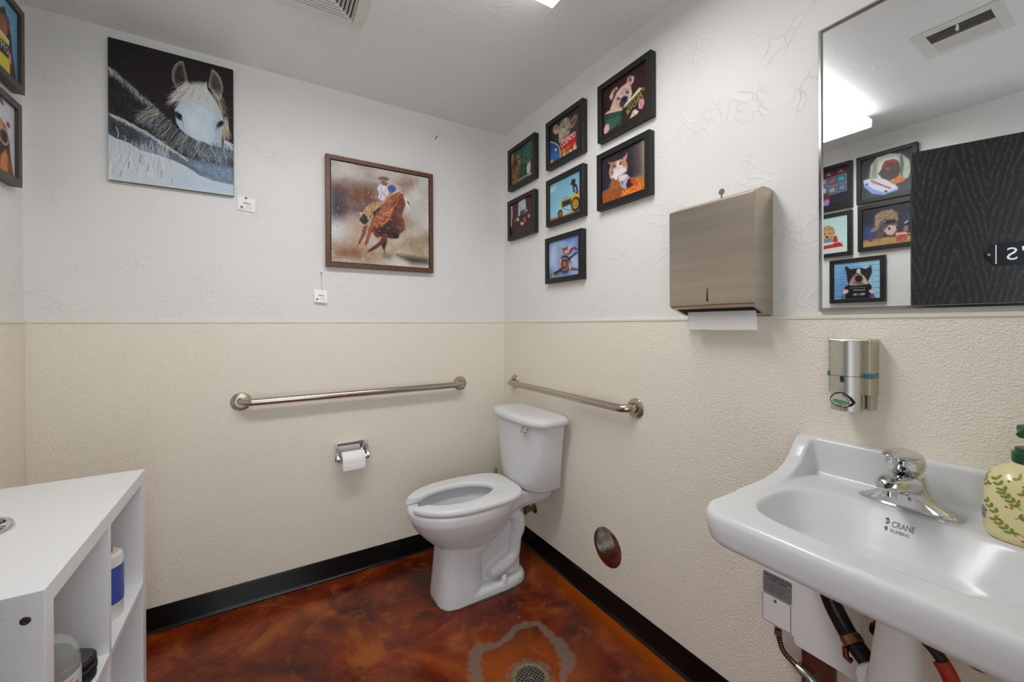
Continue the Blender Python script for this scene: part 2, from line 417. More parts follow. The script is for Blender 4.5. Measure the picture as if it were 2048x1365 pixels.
for a in (.264, .586): MB().lathe([(0, 0), (.006, 0), (.005, .0025), (0, .003)], on_door(a, 0, .006), tuple(dn), 12).build('screw', M['chrome'], sign)
text('lettering', "MEN'S", .084, on_door(.317, -.031, .0062), tuple(-dt), (0,0,1), M['signwhite'], plate, 'RIGHT', .0005, spacing=1.15)

# ------------------------------------------------------------------ ceiling fittings
lamp = thing('ceiling_lamp', 'long lit fluorescent ceiling fixture with white wrap diffuser', 'light', (-1.045, -1.165, ZC))
LX0, LX1, LY0, LY1 = -1.665, -.405, -1.283, -1.047
MB().box(LX0+.004, LX1-.004, LY0+.02, LY1-.02, ZC-.04, ZC).build('housing', M['whitemetal'], lamp, False, .002)
dp = [(LY0, ZC-.03), (LY0+.003, ZC-.071), (LY1-.003, ZC-.071), (LY1, ZC-.03)]
def lens(name, e):
    k = N(name); k.b.inputs['Base Color'].default_value = (.85, .85, .84, 1); k.b.inputs['Roughness'].default_value = .3
    k.b.inputs['Emission Color'].default_value = (1., .99, .972, 1); k.b.inputs['Emission Strength'].default_value = e
    if e > 1:   # prismatic pattern of the lens
        wv = k.n('ShaderNodeTexChecker'); wv.inputs['Scale'].default_value = 200; k.l(k.coord(), wv.inputs[0])
        k.bump(wv.outputs[1], .2, .001)
    return k.m
MB().prism(dp, 'x', LX0+.01, LX1-.01).build('diffuser_sides', lens('lens_side', LAMP_STRENGTH*.27), lamp, False)
MB().box(LX0+.012, LX1-.012, LY0+.010, LY1-.010, ZC-.0722, ZC-.0708).build('diffuser', lens('lens_bottom', LAMP_STRENGTH), lamp, False)
dq = [(LY0-.001, ZC-.028), (LY0+.0015, ZC-.0725), (LY1-.0015, ZC-.0725), (LY1+.001, ZC-.028)]
for x in (LX0, LX1-.010): MB().prism(dq, 'x', x, x+.010).build('end_cap', M['white'], lamp, False, .001)

vent = thing('ceiling_vent', 'square white ceiling diffuser with concentric louvers near the corner', 'vent', (-1.12, -.675, ZC))
VX0, VX1, VY0, VY1 = -1.292, -.948, -.847, -.503
def ring_frame(m, x0, x1, y0, y1, w, z0, z1):
    for b in ((x0, x1, y0, y0+w), (x0, x1, y1-w, y1), (x0, x0+w, y0+w, y1-w), (x1-w, x1, y0+w, y1-w)): m.box(*b, z0, z1)
    return m
ring_frame(MB(), VX0, VX1, VY0, VY1, .034, ZC-.013, ZC).build('frame', M['whitemetal'], vent, False, .0012)
MB().box(VX0+.03, VX1-.03, VY0+.03, VY1-.03, ZC-.0012, ZC-.0002).build('duct_backing', M['ventdark'], vent, False)
for i in range(9):
    a = .036+i*.0135
    if VX0+a+.016 > VX1-a-.016: break
    def sq(o, z): return [(VX0+o, VY0+o, z), (VX1-o, VY0+o, z), (VX1-o, VY1-o, z), (VX0+o, VY1-o, z)]
    MB().rings([sq(a, ZC-.0128), sq(a+.0055, ZC-.0022), sq(a+.0065, ZC-.0026), sq(a+.0012, ZC-.0130)], closed=True).build('louver', M['whitemetal'], vent, False)

reg = thing('ceiling_register', 'white rectangular ceiling register with slats and lever seen in the mirror', 'vent', (-1.145, -1.73, ZC))
RX0, RX1, RY0, RY1 = -1.268, -1.017, -1.855, -1.607
ring_frame(MB(), RX0, RX1, RY0, RY1, .036, ZC-.007, ZC).build('frame', M['whitemetal'], reg, False, .002)
MB().box(RX0+.03, RX1-.03, RY0+.03, RY1-.03, ZC-.0012, ZC-.0002).build('duct_backing', M['ventdark'], reg, False)
for i in range(14):
    x = RX0+.042+i*.0128; tl = .004 if i < 7 else -.004
    MB().rings([[(x-tl, y, ZC-.007), (x-tl+.0016, y, ZC-.007), (x+tl+.0016, y, ZC-.0014), (x+tl, y, ZC-.0014)] for y in (RY0+.034, RY1-.034)]).build('slat', M['whitemetal'], reg, False)
MB().box(-1.147, -1.137, RY0+.034, RY1-.034, ZC-.007, ZC-.0014).build('center_bar', M['whitemetal'], reg, False)
MB().box(-1.066, -1.058, -1.735, -1.728, ZC-.026, ZC-.006).box(-1.066, -1.052, -1.735, -1.728, ZC-.028, ZC-.024).build('lever', M['white'], reg, False, .001)

# ------------------------------------------------------------------ pictures: painted into vertex colours of a fine sheet
def homog(quad):
    """pixel quad (TL,TR,BR,BL) -> unit square, v downwards"""
    A, B = [], []
    for (x, y), (u, v) in zip(quad, ((0,0),(1,0),(1,1),(0,1))):
        A.append([x, y, 1, 0, 0, 0, -u*x, -u*y]); B.append(u)
        A.append([0, 0, 0, x, y, 1, -v*x, -v*y]); B.append(v)
    h = np.linalg.solve(np.array(A, float), np.array(B, float)); H = np.append(h, 1).reshape(3, 3)
    def f(pts):
        q = np.column_stack([np.array(pts, float), np.ones(len(pts))])@H.T
        return q[:, :2]/q[:, 2:]
    return f
class P:
    def __init__(s, w, h, bg, quad=None, seed=1, flip=False):
        s.w, s.h = w, h; s.flip = flip
        s.X, s.Y = np.meshgrid(np.linspace(0, 1, w), np.linspace(0, 1, h)); s.im = np.zeros((h, w, 3)); s.im[:] = bg
        s.q = homog(quad) if quad else (lambda p: np.array(p, float)); s.r = np.random.RandomState(seed); s.asp = h/w
    def nz(s, sc, octv=3, sy=None):
        out = np.zeros((s.h, s.w)); amp = 1; tot = 0; sy = sy or sc
        for o in range(octv):
            gx, gy = max(2, int(sc*2**o)+1), max(2, int(sy*2**o)+1); g = s.r.rand(gy+1, gx+1)
            x, y = s.X*(gx-1e-6), s.Y*(gy-1e-6); i, j = x.astype(int), y.astype(int); fx, fy = x-i, y-j
            fx, fy = fx*fx*(3-2*fx), fy*fy*(3-2*fy); i = np.minimum(i, gx-1); j = np.minimum(j, gy-1)
            out += amp*((g[j, i]*(1-fx)+g[j, i+1]*fx)*(1-fy)+(g[j+1, i]*(1-fx)+g[j+1, i+1]*fx)*fy); tot += amp; amp *= .5
        return out/tot
    def put(s, m, col):
        m = m[..., None]; s.im = s.im*(1-m)+np.array(col, float)*m
    def pmask(s, uv, soft):
        px, py = s.X*s.w, s.Y*s.h; q = uv*np.array([s.w, s.h]); n = len(q)
        ins = np.zeros(px.shape, bool); d2 = np.full(px.shape, 1e9)
        for i in range(n):
            a, b = q[i], q[(i+1) % n]
            c = ((a[1] > py) != (b[1] > py)) & (px < (b[0]-a[0])*(py-a[1])/((b[1]-a[1]) or 1e-9)+a[0]); ins ^= c
            d = b-a; L = d@d or 1e-9; t = np.clip(((px-a[0])*d[0]+(py-a[1])*d[1])/L, 0, 1)
            d2 = np.minimum(d2, (px-a[0]-t*d[0])**2+(py-a[1]-t*d[1])**2)
        sd = np.sqrt(d2)*np.where(ins, -1, 1); return np.clip(.5-sd/soft, 0, 1)
    def po(s, pts, col, soft=1.2, tex=0, sc=12, k=1.0):
        m = s.pmask(s.q(pts), soft)*k
        if tex: col = np.clip(np.array(col, float)+((s.nz(sc)-.5)*2*tex)[..., None], 0, 255)
        s.put(m, col) if not tex else setattr(s, 'im', s.im*(1-m[..., None])+col*m[..., None]); return m
    def el(s, cx, cy, rx, ry, col, rot=0, soft=1.2, **kw):
        a = math.radians(rot); pts = []
        for i in range(28):
            t = 2*math.pi*i/28; x, y = rx*math.cos(t), ry*math.sin(t); pts.append((cx+x*math.cos(a)-y*math.sin(a), cy+x*math.sin(a)+y*math.cos(a)))
        return s.po(pts, col, soft, **kw)
    def ln(s, pts, w, col, k=1.0):
        """polyline; w in print pixels, drawn in its own little window"""
        q = s.q(pts)*np.array([s.w-1, s.h-1]); pad = w+2
        x0, x1 = int(max(0, q[:, 0].min()-pad)), int(min(s.w, q[:, 0].max()+pad+1)); y0, y1 = int(max(0, q[:, 1].min()-pad)), int(min(s.h, q[:, 1].max()+pad+1))
        if x1 <= x0 or y1 <= y0: return
        yy, xx = np.mgrid[y0:y1, x0:x1]; d2 = np.full(xx.shape, 1e9)
        for a, b in zip(q[:-1], q[1:]):
            d = b-a; L = d@d or 1e-9; t = np.clip(((xx-a[0])*d[0]+(yy-a[1])*d[1])/L, 0, 1)
            d2 = np.minimum(d2, (xx-a[0]-t*d[0])**2+(yy-a[1]-t*d[1])**2)
        m = (np.clip(w/2+.5-np.sqrt(d2), 0, 1)*k)[..., None]
        s.im[y0:y1, x0:x1] = s.im[y0:y1, x0:x1]*(1-m)+np.array(col, float)*m
    def grain(s, a, sc=None):
        s.im += ((s.r.rand(s.h, s.w)-.5)*2*a)[..., None] if sc is None else ((s.nz(sc)-.5)*2*a)[..., None]
    def tris(s, ear, col, inner=None): s.po(ear, col)
    def sheet(s, name, o, u, v, m, parent):
        """o = lower-left corner, u = width vector, v = height vector"""
        im = np.clip(s.im, 0, 255)/255.; im = np.where(im <= .04045, im/12.92, ((im+.055)/1.055)**2.4)
        if s.flip: im = im[:, ::-1]
        o, u, v = (np.array(t, float) for t in (o, u, v)); off = np.array(parent_origin(parent))
        Pn = o-off+s.X[..., None]*u+(1-s.Y)[..., None]*v
        w, h = s.w, s.h; idx = np.arange(w*h).reshape(h, w)
        f = np.stack([idx[1:, :-1], idx[1:, 1:], idx[:-1, 1:], idx[:-1, :-1]], -1).reshape(-1, 4)
        me = bpy.data.meshes.new(name); me.from_pydata(Pn.reshape(-1, 3).tolist(), [], f.tolist())
        ca = me.color_attributes.new('ink', 'FLOAT_COLOR', 'POINT')
        ca.data.foreach_set('color', np.concatenate([im.reshape(-1, 3), np.ones((w*h, 1))], 1).astype(np.float32).ravel())
        return link(name, me, m, parent, False)

WALL = {'R': (Vector((0,-1,0)), Vector((-1,0,0))), 'L': (Vector((0,1,0)), Vector((1,0,0))), 'B': (Vector((1,0,0)), Vector((0,-1,0)))}
def wallpt(wall, a, z, out):
    """a = coordinate along the wall, out = distance into the room"""
    return {'R': Vector((-out, a, z)), 'L': Vector((XL+out, a, z)), 'B': Vector((a, -out, z))}[wall]
def picture(name, label, wall, a0, a1, z0, z1, art, bar=.024, depth=.03, recess=.010, fm='black', group=None, gap=.0):
    """a0..a1: left and right ends as the viewer sees them"""
    u, n = WALL[wall]; w = abs(a1-a0); h = z1-z0
    t = thing(name, label, 'picture', tuple(wallpt(wall, a0, z0, 0)), group)
    def pt(x, y, o): return wallpt(wall, a0, z0, o)+u*x+Vector((0,0,y))
    def rect(i, o): return [pt(i, i, o), pt(w-i, i, o), pt(w-i, h-i, o), pt(i, h-i, o)]
    MB().rings([rect(0, .001), rect(0, depth-.001), rect(.001, depth), rect(bar-.001, depth), rect(bar, depth-.001), rect(bar, .006), rect(bar-.004, .001)], closed=True).build('frame', M[fm], t, False)
    o = depth-recess
    MB().rings([rect(bar-.003, .002), rect(bar-.003, o-.0008)]).build('backing_board', M['ink'], t, False)
    g = bar+gap
    art.sheet('print', pt(g, g, o), u*(w-2*g), (0,0,h-2*g), M['print'], t)
    def uv(a, b, out=.0006): return pt(g+a*(w-2*g), g+(1-b)*(h-2*g), o+out)
    return t, uv, u

def word(p, t, uv, art, body, size, px, px2, m, sx=1.0):
    """lettering printed on a picture: from photo point px reading towards px2"""
    a, b = (art.q([px])[0], art.q([px2])[0])
    if art.flip: a, b = np.array([1-a[0], a[1]]), np.array([1-b[0], b[1]])
    A, B = uv(*a), uv(*b); d = (B-A).normalized(); n = WALL[p][1]; v = n.cross(d)
    return text('lettering', body, size, A, d, v, m, t, 'LEFT', .0001, sx)

# --- grey horses canvas
def art_horse():
    q = [(62,52),(1070,312),(1075,1332),(68,1202)]
    a = P(300, 408, (34, 27, 30), q, 2); a.grain(6); a.im *= (1+(a.nz(90, 1)-.5)*.35)[..., None]; a.grain(9)
    R = a.r
    def hairs(n, region, ang, L, cols, w=1.0, bend=.25, k=.8):
        for _ in range(n):
            x, y = region(); t = math.radians(ang(x, y)+R.uniform(-16, 16)); l = L*R.uniform(.5, 1.2); b = R.uniform(-bend, bend)
            p2 = (x+l*.5*math.cos(t), y+l*.5*math.sin(t)); p3 = (p2[0]+l*.5*math.cos(t+b), p2[1]+l*.5*math.sin(t+b))
            a.ln([(x, y), p2, p3], w*R.uniform(.6, 1.2), cols[R.randint(len(cols))], k*R.uniform(.5, 1))
    # head
    a.po([(600,640),(650,560),(720,480),(770,430),(850,450),(900,520),(960,620),(1000,740),(985,830),(975,945),(850,930),(720,870),(640,790),(612,740)], (186, 203, 218), 3, tex=16, sc=8)
    a.po([(640,620),(760,560),(860,600),(900,700),(860,840),(760,860),(690,780)], (206, 220, 232), 30, tex=10, sc=10)
    a.po([(940,640),(1000,720),(985,830),(975,940),(930,930),(925,760)], (168, 186, 204), 22)
    # ears
    a.po([(576,372),(580,325),(592,288),(612,262),(636,248),(656,244),(668,248),(676,270),(684,305),(694,345),(702,385),(706,410),(694,440),(668,472),(640,498),(622,490),(602,450),(586,412)], (150, 152, 150), 2.5)
    a.po([(592,370),(598,325),(616,290),(640,268),(660,262),(670,300),(682,350),(690,398),(676,436),(652,462),(634,480),(616,450),(600,410)], (62, 52, 46), 10, tex=14, sc=22)
    a.po([(898,310),(908,308),(926,322),(950,346),(970,378),(984,416),(990,455),(988,495),(978,530),(964,562),(942,548),(916,512),(890,474),(870,446),(876,410),(886,368),(893,334)], (158, 154, 146), 2.5)
    a.po([(906,332),(926,346),(950,376),(968,416),(976,456),(974,494),(958,530),(936,510),(912,480),(888,444),(890,404),(898,364)], (78, 68, 58), 10, tex=14, sc=22)
    # forelock
    hairs(260, lambda: (R.uniform(690, 860), R.uniform(405, 455)), lambda x, y: 118+(780-x)*.38, 150, [(232, 232, 226), (206, 208, 204), (176, 172, 158), (238, 240, 238)], .9)
    hairs(120, lambda: (R.uniform(600, 720), R.uniform(480, 560)), lambda x, y: 140, 90, [(214, 212, 200), (184, 176, 156), (232, 232, 226)], .9)
    hairs(110, lambda: (R.uniform(870, 960), R.uniform(470, 620)), lambda x, y: 62, 130, [(214, 208, 190), (180, 170, 146), (232, 230, 220)], .9)
    hairs(60, lambda: (R.uniform(985, 1030), R.uniform(690, 780)), lambda x, y: 88, 150, [(196, 178, 150), (158, 136, 108), (214, 204, 184)], 1.3)
    # eyes
    a.po([(592,650),(625,655),(655,690),(660,725),(640,722),(612,700)], (38, 42, 52), 5); a.el(640, 690, 16, 18, (14, 15, 20), soft=4)
    a.po([(935,770),(950,740),(985,722),(998,740),(985,762),(950,785)], (40, 44, 54), 5); a.el(972, 745, 15, 12, (15, 16, 20), soft=4)
    a.ln([(660,720),(672,780)], 2, (120, 134, 150), .7); a.ln([(940,785),(930,810)], 3, (110, 124, 140), .6)
    a.po([(1000,880),(1075,915),(1075,975),(990,955)], (196, 212, 224), 3)
    # dark horse neck behind with its mane
    a.po([(60,290),(130,330),(230,430),(330,520),(420,590),(470,640),(560,730),(660,820),(780,890),(900,930),(1075,970),(1075,1110),(860,1070),(700,1010),(560,930),(400,820),(250,720),(60,660)], (52, 52, 56), 2.5, tex=18, sc=20)
    a.po([(60,320),(160,400),(300,560),(330,650),(270,720),(60,650)], (34, 33, 35), 16, tex=10, sc=26)
    hairs(300, lambda: (R.uniform(70, 300), R.uniform(400, 700)), lambda x, y: 60, 40, [(70, 70, 74), (26, 26, 28), (92, 94, 98)], 1.0, k=.5)
    def ridge(pts, j):
        P_ = np.array(pts, float)
        def f():
            i = R.randint(len(P_)-1); t = R.rand(); p = P_[i]*(1-t)+P_[i+1]*t; return p[0]+R.uniform(-j, j), p[1]+R.uniform(-j*.3, j)
        return f
    hairs(320, ridge([(60,292),(130,335),(230,430),(330,520),(440,600)], 16), lambda x, y: 70, 60, [(200, 206, 206), (150, 156, 158), (96, 98, 100)], 1.1)
    hairs(700, ridge([(400,610),(470,640),(560,730),(660,820),(780,885),(900,925),(1070,968)], 20), lambda x, y: 150-(x-380)*.085, 150, [(196, 202, 204), (150, 158, 164), (88, 92, 98), (40, 42, 46), (60, 64, 70), (30, 32, 36)], 1.1, .5)
    hairs(160, lambda: (R.uniform(400, 480), R.uniform(615, 690)), lambda x, y: 150, 130, [(206, 208, 200), (160, 160, 150), (110, 108, 100), (50, 48, 46)], 1.1, .5)
    hairs(260, lambda: (R.uniform(780, 1070), R.uniform(900, 1000)), lambda x, y: 66, 130, [(86, 104, 122), (140, 158, 174), (56, 66, 78), (190, 204, 214)], 1.0)
    # grey back
    a.po([(60,660),(150,700),(250,750),(340,800),(420,850),(520,920),(640,1000),(760,1040),(900,1075),(1075,1105),(1075,1240),(900,1200),(800,1160),(700,1090),(600,1050),(480,1000),(330,960),(230,900),(130,860),(60,830)], (92, 106, 122), 2.5, tex=20, sc=26)
    a.po([(60,670),(200,740),(300,800),(330,900),(220,890),(60,820)], (62, 66, 72), 20, tex=14, sc=30)
    a.po([(700,1050),(900,1080),(1075,1110),(1075,1230),(900,1190),(780,1130)], (120, 144, 168), 26, tex=18, sc=40)
    hairs(360, ridge([(60,662),(150,702),(250,752),(340,802),(420,852),(520,922),(690,1030)], 8), lambda x, y: 38, 60, [(226, 228, 226), (190, 192, 188), (120, 122, 122), (206, 206, 196)], 1.2)
    a.ln([(130,780),(150,830),(140,865)], 1.6, (206, 210, 208)); a.ln([(200,850),(210,880),(190,890)], 1.6, (196, 200, 200))
    # pale back in front
    a.po([(60,830),(130,870),(230,905),(330,965),(460,1000),(600,1050),(700,1095),(800,1165),(900,1205),(1080,1245),(1080,1340),(60,1210)], (204, 212, 220), 4, tex=10, sc=6)
    hairs(320, lambda: (R.uniform(70, 560), R.uniform(880, 1080)), lambda x, y: 100-(x-60)*.02, 130, [(226, 230, 234), (184, 192, 200), (212, 218, 224), (164, 170, 178)], 1.6, .3, .55)
    for x, y in ((235,1060),(390,1080),(170,1130),(500,1130),(580,1190),(330,1000)): a.ln([(x, y), (x-10, y+55)], 2.2, (96, 102, 110), .55)
    a.po([(620,1120),(800,1190),(1070,1260),(1070,1330),(700,1290),(560,1260)], (188, 206, 222), 34)
    fur = (a.nz(150, 1, 260)-.5)*2; lum = a.im.mean(2); a.im *= (1+fur*np.clip((190-lum)/260, .04, .34))[..., None]
    a.grain(5); return a
def art_race():
    q = [(238,107),(1037,262),(1037,998),(238,942)]
    a = P(204, 204, (196, 186, 180), q, 5); R = a.r
    a.im += ((a.nz(5, 4)-.5)*70)[..., None]*np.array([1, 1.05, 1.1])
    a.po([(238,290),(420,300),(620,340),(620,480),(520,560),(300,600),(238,600)], (96, 72, 70), 30, tex=44, sc=16, k=.92)
    a.po([(320,330),(600,360),(610,470),(420,440)], (134, 84, 60), 34, tex=30, sc=20, k=.8)
    a.po([(238,330),(330,360),(330,590),(238,600)], (62, 52, 64), 26, tex=26, sc=18, k=.9)
    a.po([(238,600),(470,640),(450,780),(238,790)], (206, 206, 214), 40)
    a.po([(400,600),(520,600),(470,830),(380,760)], (184, 138, 112), 40, k=.8)
    a.po([(850,300),(1037,300),(1037,560),(880,540)], (204, 202, 196), 40, tex=20)
    a.po([(780,300),(850,260),(930,280),(900,330),(830,380)], (146, 104, 84), 26, tex=30, sc=30, k=.85)
    a.po([(238,800),(420,800),(640,860),(640,930),(238,930)], (156, 118, 84), 34, tex=34, sc=22, k=.9)
    a.po([(640,780),(1037,720),(1037,930),(700,880)], (176, 158, 128), 34, tex=26, sc=20, k=.9)
    a.po([(780,890),(1030,925),(1030,962),(900,955)], (44, 40, 34), 14, k=.9); a.po([(660,880),(740,885),(720,920),(670,912)], (104, 94, 82), 12, k=.8)
    a.po([(860,760),(1037,740),(1037,800),(880,800)], (140, 120, 84), 24, tex=20, sc=40, k=.6)
    a.po([(300,860),(440,850),(460,900),(300,890)], (110, 72, 56), 18, tex=24, sc=40, k=.7)
    # horse
    a.po([(560,640),(590,560),(640,500),(700,440),(740,400),(790,375),(830,400),(850,470),(830,530),(815,570),(840,620),(845,680),(800,720),(790,752),(735,757),(700,752),(694,800),(668,828),(645,800),(640,760),(600,740),(575,700),(560,720)], (104, 52, 36), 2, tex=26, sc=16)
    a.po([(690,590),(770,570),(822,640),(806,700),(760,745),(700,745),(640,735),(600,700),(640,660)], (62, 36, 32), 4, tex=18, sc=22)
    a.po([(745,700),(788,702),(790,750),(758,758),(738,735)], (34, 26, 28), 2)
    a.po([(560,650),(600,560),(650,500),(715,430),(755,440),(728,520),(668,600),(620,650),(575,665)], (168, 92, 60), 3, tex=22, sc=24)
    a.po([(545,660),(585,640),(572,700),(556,742),(540,790),(512,830),(488,838),(500,806),(524,764),(536,706)], (150, 78, 50), 2, tex=20, sc=24)
    a.po([(500,660),(540,640),(520,720),(486,775),(470,812),(452,822),(462,780),(486,728)], (126, 64, 46), 3, tex=16, sc=24)
    a.po([(455,805),(485,800),(500,835),(470,842)], (176, 150, 130), 2); a.po([(490,790),(518,792),(514,828),(490,832)], (188, 150, 122), 2)
    a.po([(716,525),(748,482),(742,556),(704,616),(668,645),(626,652),(668,622),(700,580)], (196, 100, 62), 2)
    a.po([(640,755),(625,790),(590,815),(545,848),(530,866),(560,862),(612,836),(660,800)], (92, 54, 38), 2, tex=12); a.po([(628,742),(652,738),(640,778),(612,786)], (196, 152, 112), 2)
    a.po([(648,800),(690,790),(682,826),(676,846),(684,884),(670,852),(655,826)], (48, 32, 28), 2)
    # head with its pale blaze
    a.po([(755,430),(790,378),(832,396),(848,440),(842,490),(822,540),(792,548),(772,510),(758,470)], (140, 68, 40), 2, tex=18, sc=22)
    a.po([(832,402),(848,412),(862,446),(872,482),(884,522),(868,514),(852,474),(840,436)], (226, 222, 220), 1.6); a.po([(856,448),(872,452),(884,478),(874,476)], (70, 66, 72), 1.6)
    a.po([(786,500),(828,492),(832,520),(814,550),(794,548)], (74, 70, 80), 2); a.po([(765,545),(800,560),(822,556),(820,590),(795,588)], (152, 84, 54), 2); a.el(812, 438, 7, 6, (30, 22, 20), 0, 1.5)
    for i in range(46):
        x, y = R.uniform(700, 800), R.uniform(372, 430); a.ln([(x, y), (x-R.uniform(10, 40), y+R.uniform(10, 50))], 1.0, [(206, 128, 76), (150, 78, 44), (226, 160, 104)][R.randint(3)], .8)
    a.ln([(770,470),(720,540),(660,555)], 1.0, (226, 214, 200)); a.ln([(600,570),(690,600),(735,596)], 1.0, (206, 190, 176), .8); a.ln([(750,480),(800,540)], 1.0, (60, 40, 36)); a.ln([(756,450),(830,470)], 1.0, (60, 40, 36), .8)
    # chaps, boot, saddle blanket
    a.po([(498,548),(520,496),(560,470),(640,448),(662,462),(640,492),(606,520),(580,560),(560,600),(540,606),(528,570)], (190, 146, 100), 2, tex=18, sc=26); a.ln([(560,480),(575,520),(552,590)], 1.4, (110, 74, 50)); a.ln([(600,462),(590,520),(560,585)], 1.2, (130, 90, 60))
    a.po([(485,580),(505,550),(532,575),(548,610),(520,642),(490,628),(468,600)], (50, 38, 36), 2, tex=14); a.po([(460,545),(500,540),(490,566)], (206, 190, 160), 2); a.po([(580,540),(650,490),(640,520),(590,575)], (52, 44, 48), 2.5)
    # rider
    a.po([(616,340),(632,316),(656,306),(682,318),(700,336),(716,372),(706,398),(690,412),(672,446),(645,440),(624,420),(634,384)], (224, 218, 228), 1.6, tex=18, sc=30); a.ln([(648,330),(660,380),(640,420)], 1.2, (150, 140, 170), .8); a.ln([(690,350),(670,390),(690,400)], 1.2, (160, 150, 176), .8)
    a.po([(700,334),(722,318),(748,314),(778,346),(764,370),(730,382),(712,370)], (76, 90, 160), 1.6, tex=12)
    a.po([(644,292),(660,282),(690,290),(706,306),(692,326),(660,316)], (140, 92, 78), 2); a.po([(616,264),(650,246),(690,250),(722,270),(700,282),(655,280)], (112, 96, 90), 2.5, tex=14)
    a.po([(795,545),(850,600),(850,690),(800,700),(760,600)], (138, 84, 66), 34, tex=20, sc=30, k=.7)
    for _ in range(420):
        x, y = R.uniform(240, 1030), R.uniform(200, 960); c = [(236, 232, 226), (60, 44, 40), (168, 120, 92)][R.randint(3)]
        a.el(x, y, R.uniform(1.5, 5), R.uniform(1.5, 5), c, soft=1, k=R.uniform(.3, .9)) if R.rand() < .22 else a.ln([(x, y), (x+2, y+1)], R.uniform(.5, 1.3), c, .7)
    for _ in range(40):
        x, y = R.normal(640, 150), R.normal(600, 150); a.ln([(x, y), (x+R.uniform(2, 10), y+R.uniform(-4, 4))], 1.2, (244, 242, 238), .9)
    a.grain(7); return a
# --- small framed animal prints (loose likenesses in the prints' own colours)
def art_bulldog():
    a = P(120, 100, (50, 24, 20), [(165,605),(790,215),(800,925),(160,1195)], 11); a.grain(10, 6)
    skin, sh = (206, 176, 172), (150, 108, 104)
    a.po([(255,860),(300,740),(350,640),(420,560),(500,510),(550,560),(570,660),(540,740),(450,830),(360,870)], skin, 2.5, tex=20, sc=14)
    a.po([(300,780),(330,700),(345,860),(280,870)], (214, 190, 160), 8, tex=18, sc=20)
    a.po([(250,690),(285,620),(345,560),(370,585),(330,640),(275,740)], (212, 176, 176), 2.5); a.po([(300,650),(340,580),(350,600),(310,690)], (116, 50, 52), 4)
    a.po([(490,510),(505,445),(540,425),(598,435),(590,500),(555,550)], (214, 176, 178), 2.5); a.po([(510,490),(530,440),(560,455),(555,510)], (116, 46, 50), 5)
    for y in range(6): a.ln([(400+y*6, 620+y*16), (450+y*5, 585+y*16), (510+y*3, 590+y*14)], 1.2, sh, .7)
    for x in range(4): a.ln([(305+x*22, 700-x*10), (300+x*22, 860)], 1.2, sh, .6)
    a.el(375, 720, 20, 16, (58, 34, 36), -20, 4); a.el(500, 640, 20, 16, (58, 34, 36), -20, 4)
    a.po([(385,790),(410,720),(460,685),(510,700),(500,760),(450,830),(400,840)], (64, 52, 60), 4); a.el(450, 730, 42, 26, (26, 22, 28), -25, 4)
    a.po([(445,840),(470,790),(540,730),(670,585),(722,592),(560,770),(450,850)], (196, 206, 176), 2)
    a.po([(185,905),(235,868),(420,845),(440,860),(420,880),(190,912)], (214, 176, 156), 2)
    a.po([(185,912),(420,878),(415,1055),(250,1135),(180,1120)], (40, 74, 58), 2, tex=8); a.po([(420,878),(722,600),(735,800),(640,930),(415,1055)], (34, 38, 32), 2, tex=6)
    a.po([(530,1000),(580,900),(610,875),(665,905),(650,940)], (222, 200, 186), 2); a.el(590, 935, 12, 10, (140, 100, 90))
    for i in range(4): a.ln([(205, 1000+i*34), (380-i*18, 968+i*34)], 1.1, (120, 160, 144), .8)
    a.po([(660,800),(690,740),(745,740),(752,810),(720,880),(665,870)], (204, 152, 172), 2.5, tex=12, sc=20); a.po([(170,1110),(200,1045),(240,1040),(248,1110),(215,1170),(180,1175)], (216, 164, 164), 2.5, tex=12, sc=20)
    for i in range(3): a.ln([(680+i*18, 770), (700+i*14, 850)], 1, (130, 80, 100), .7)
    a.grain(5); return a
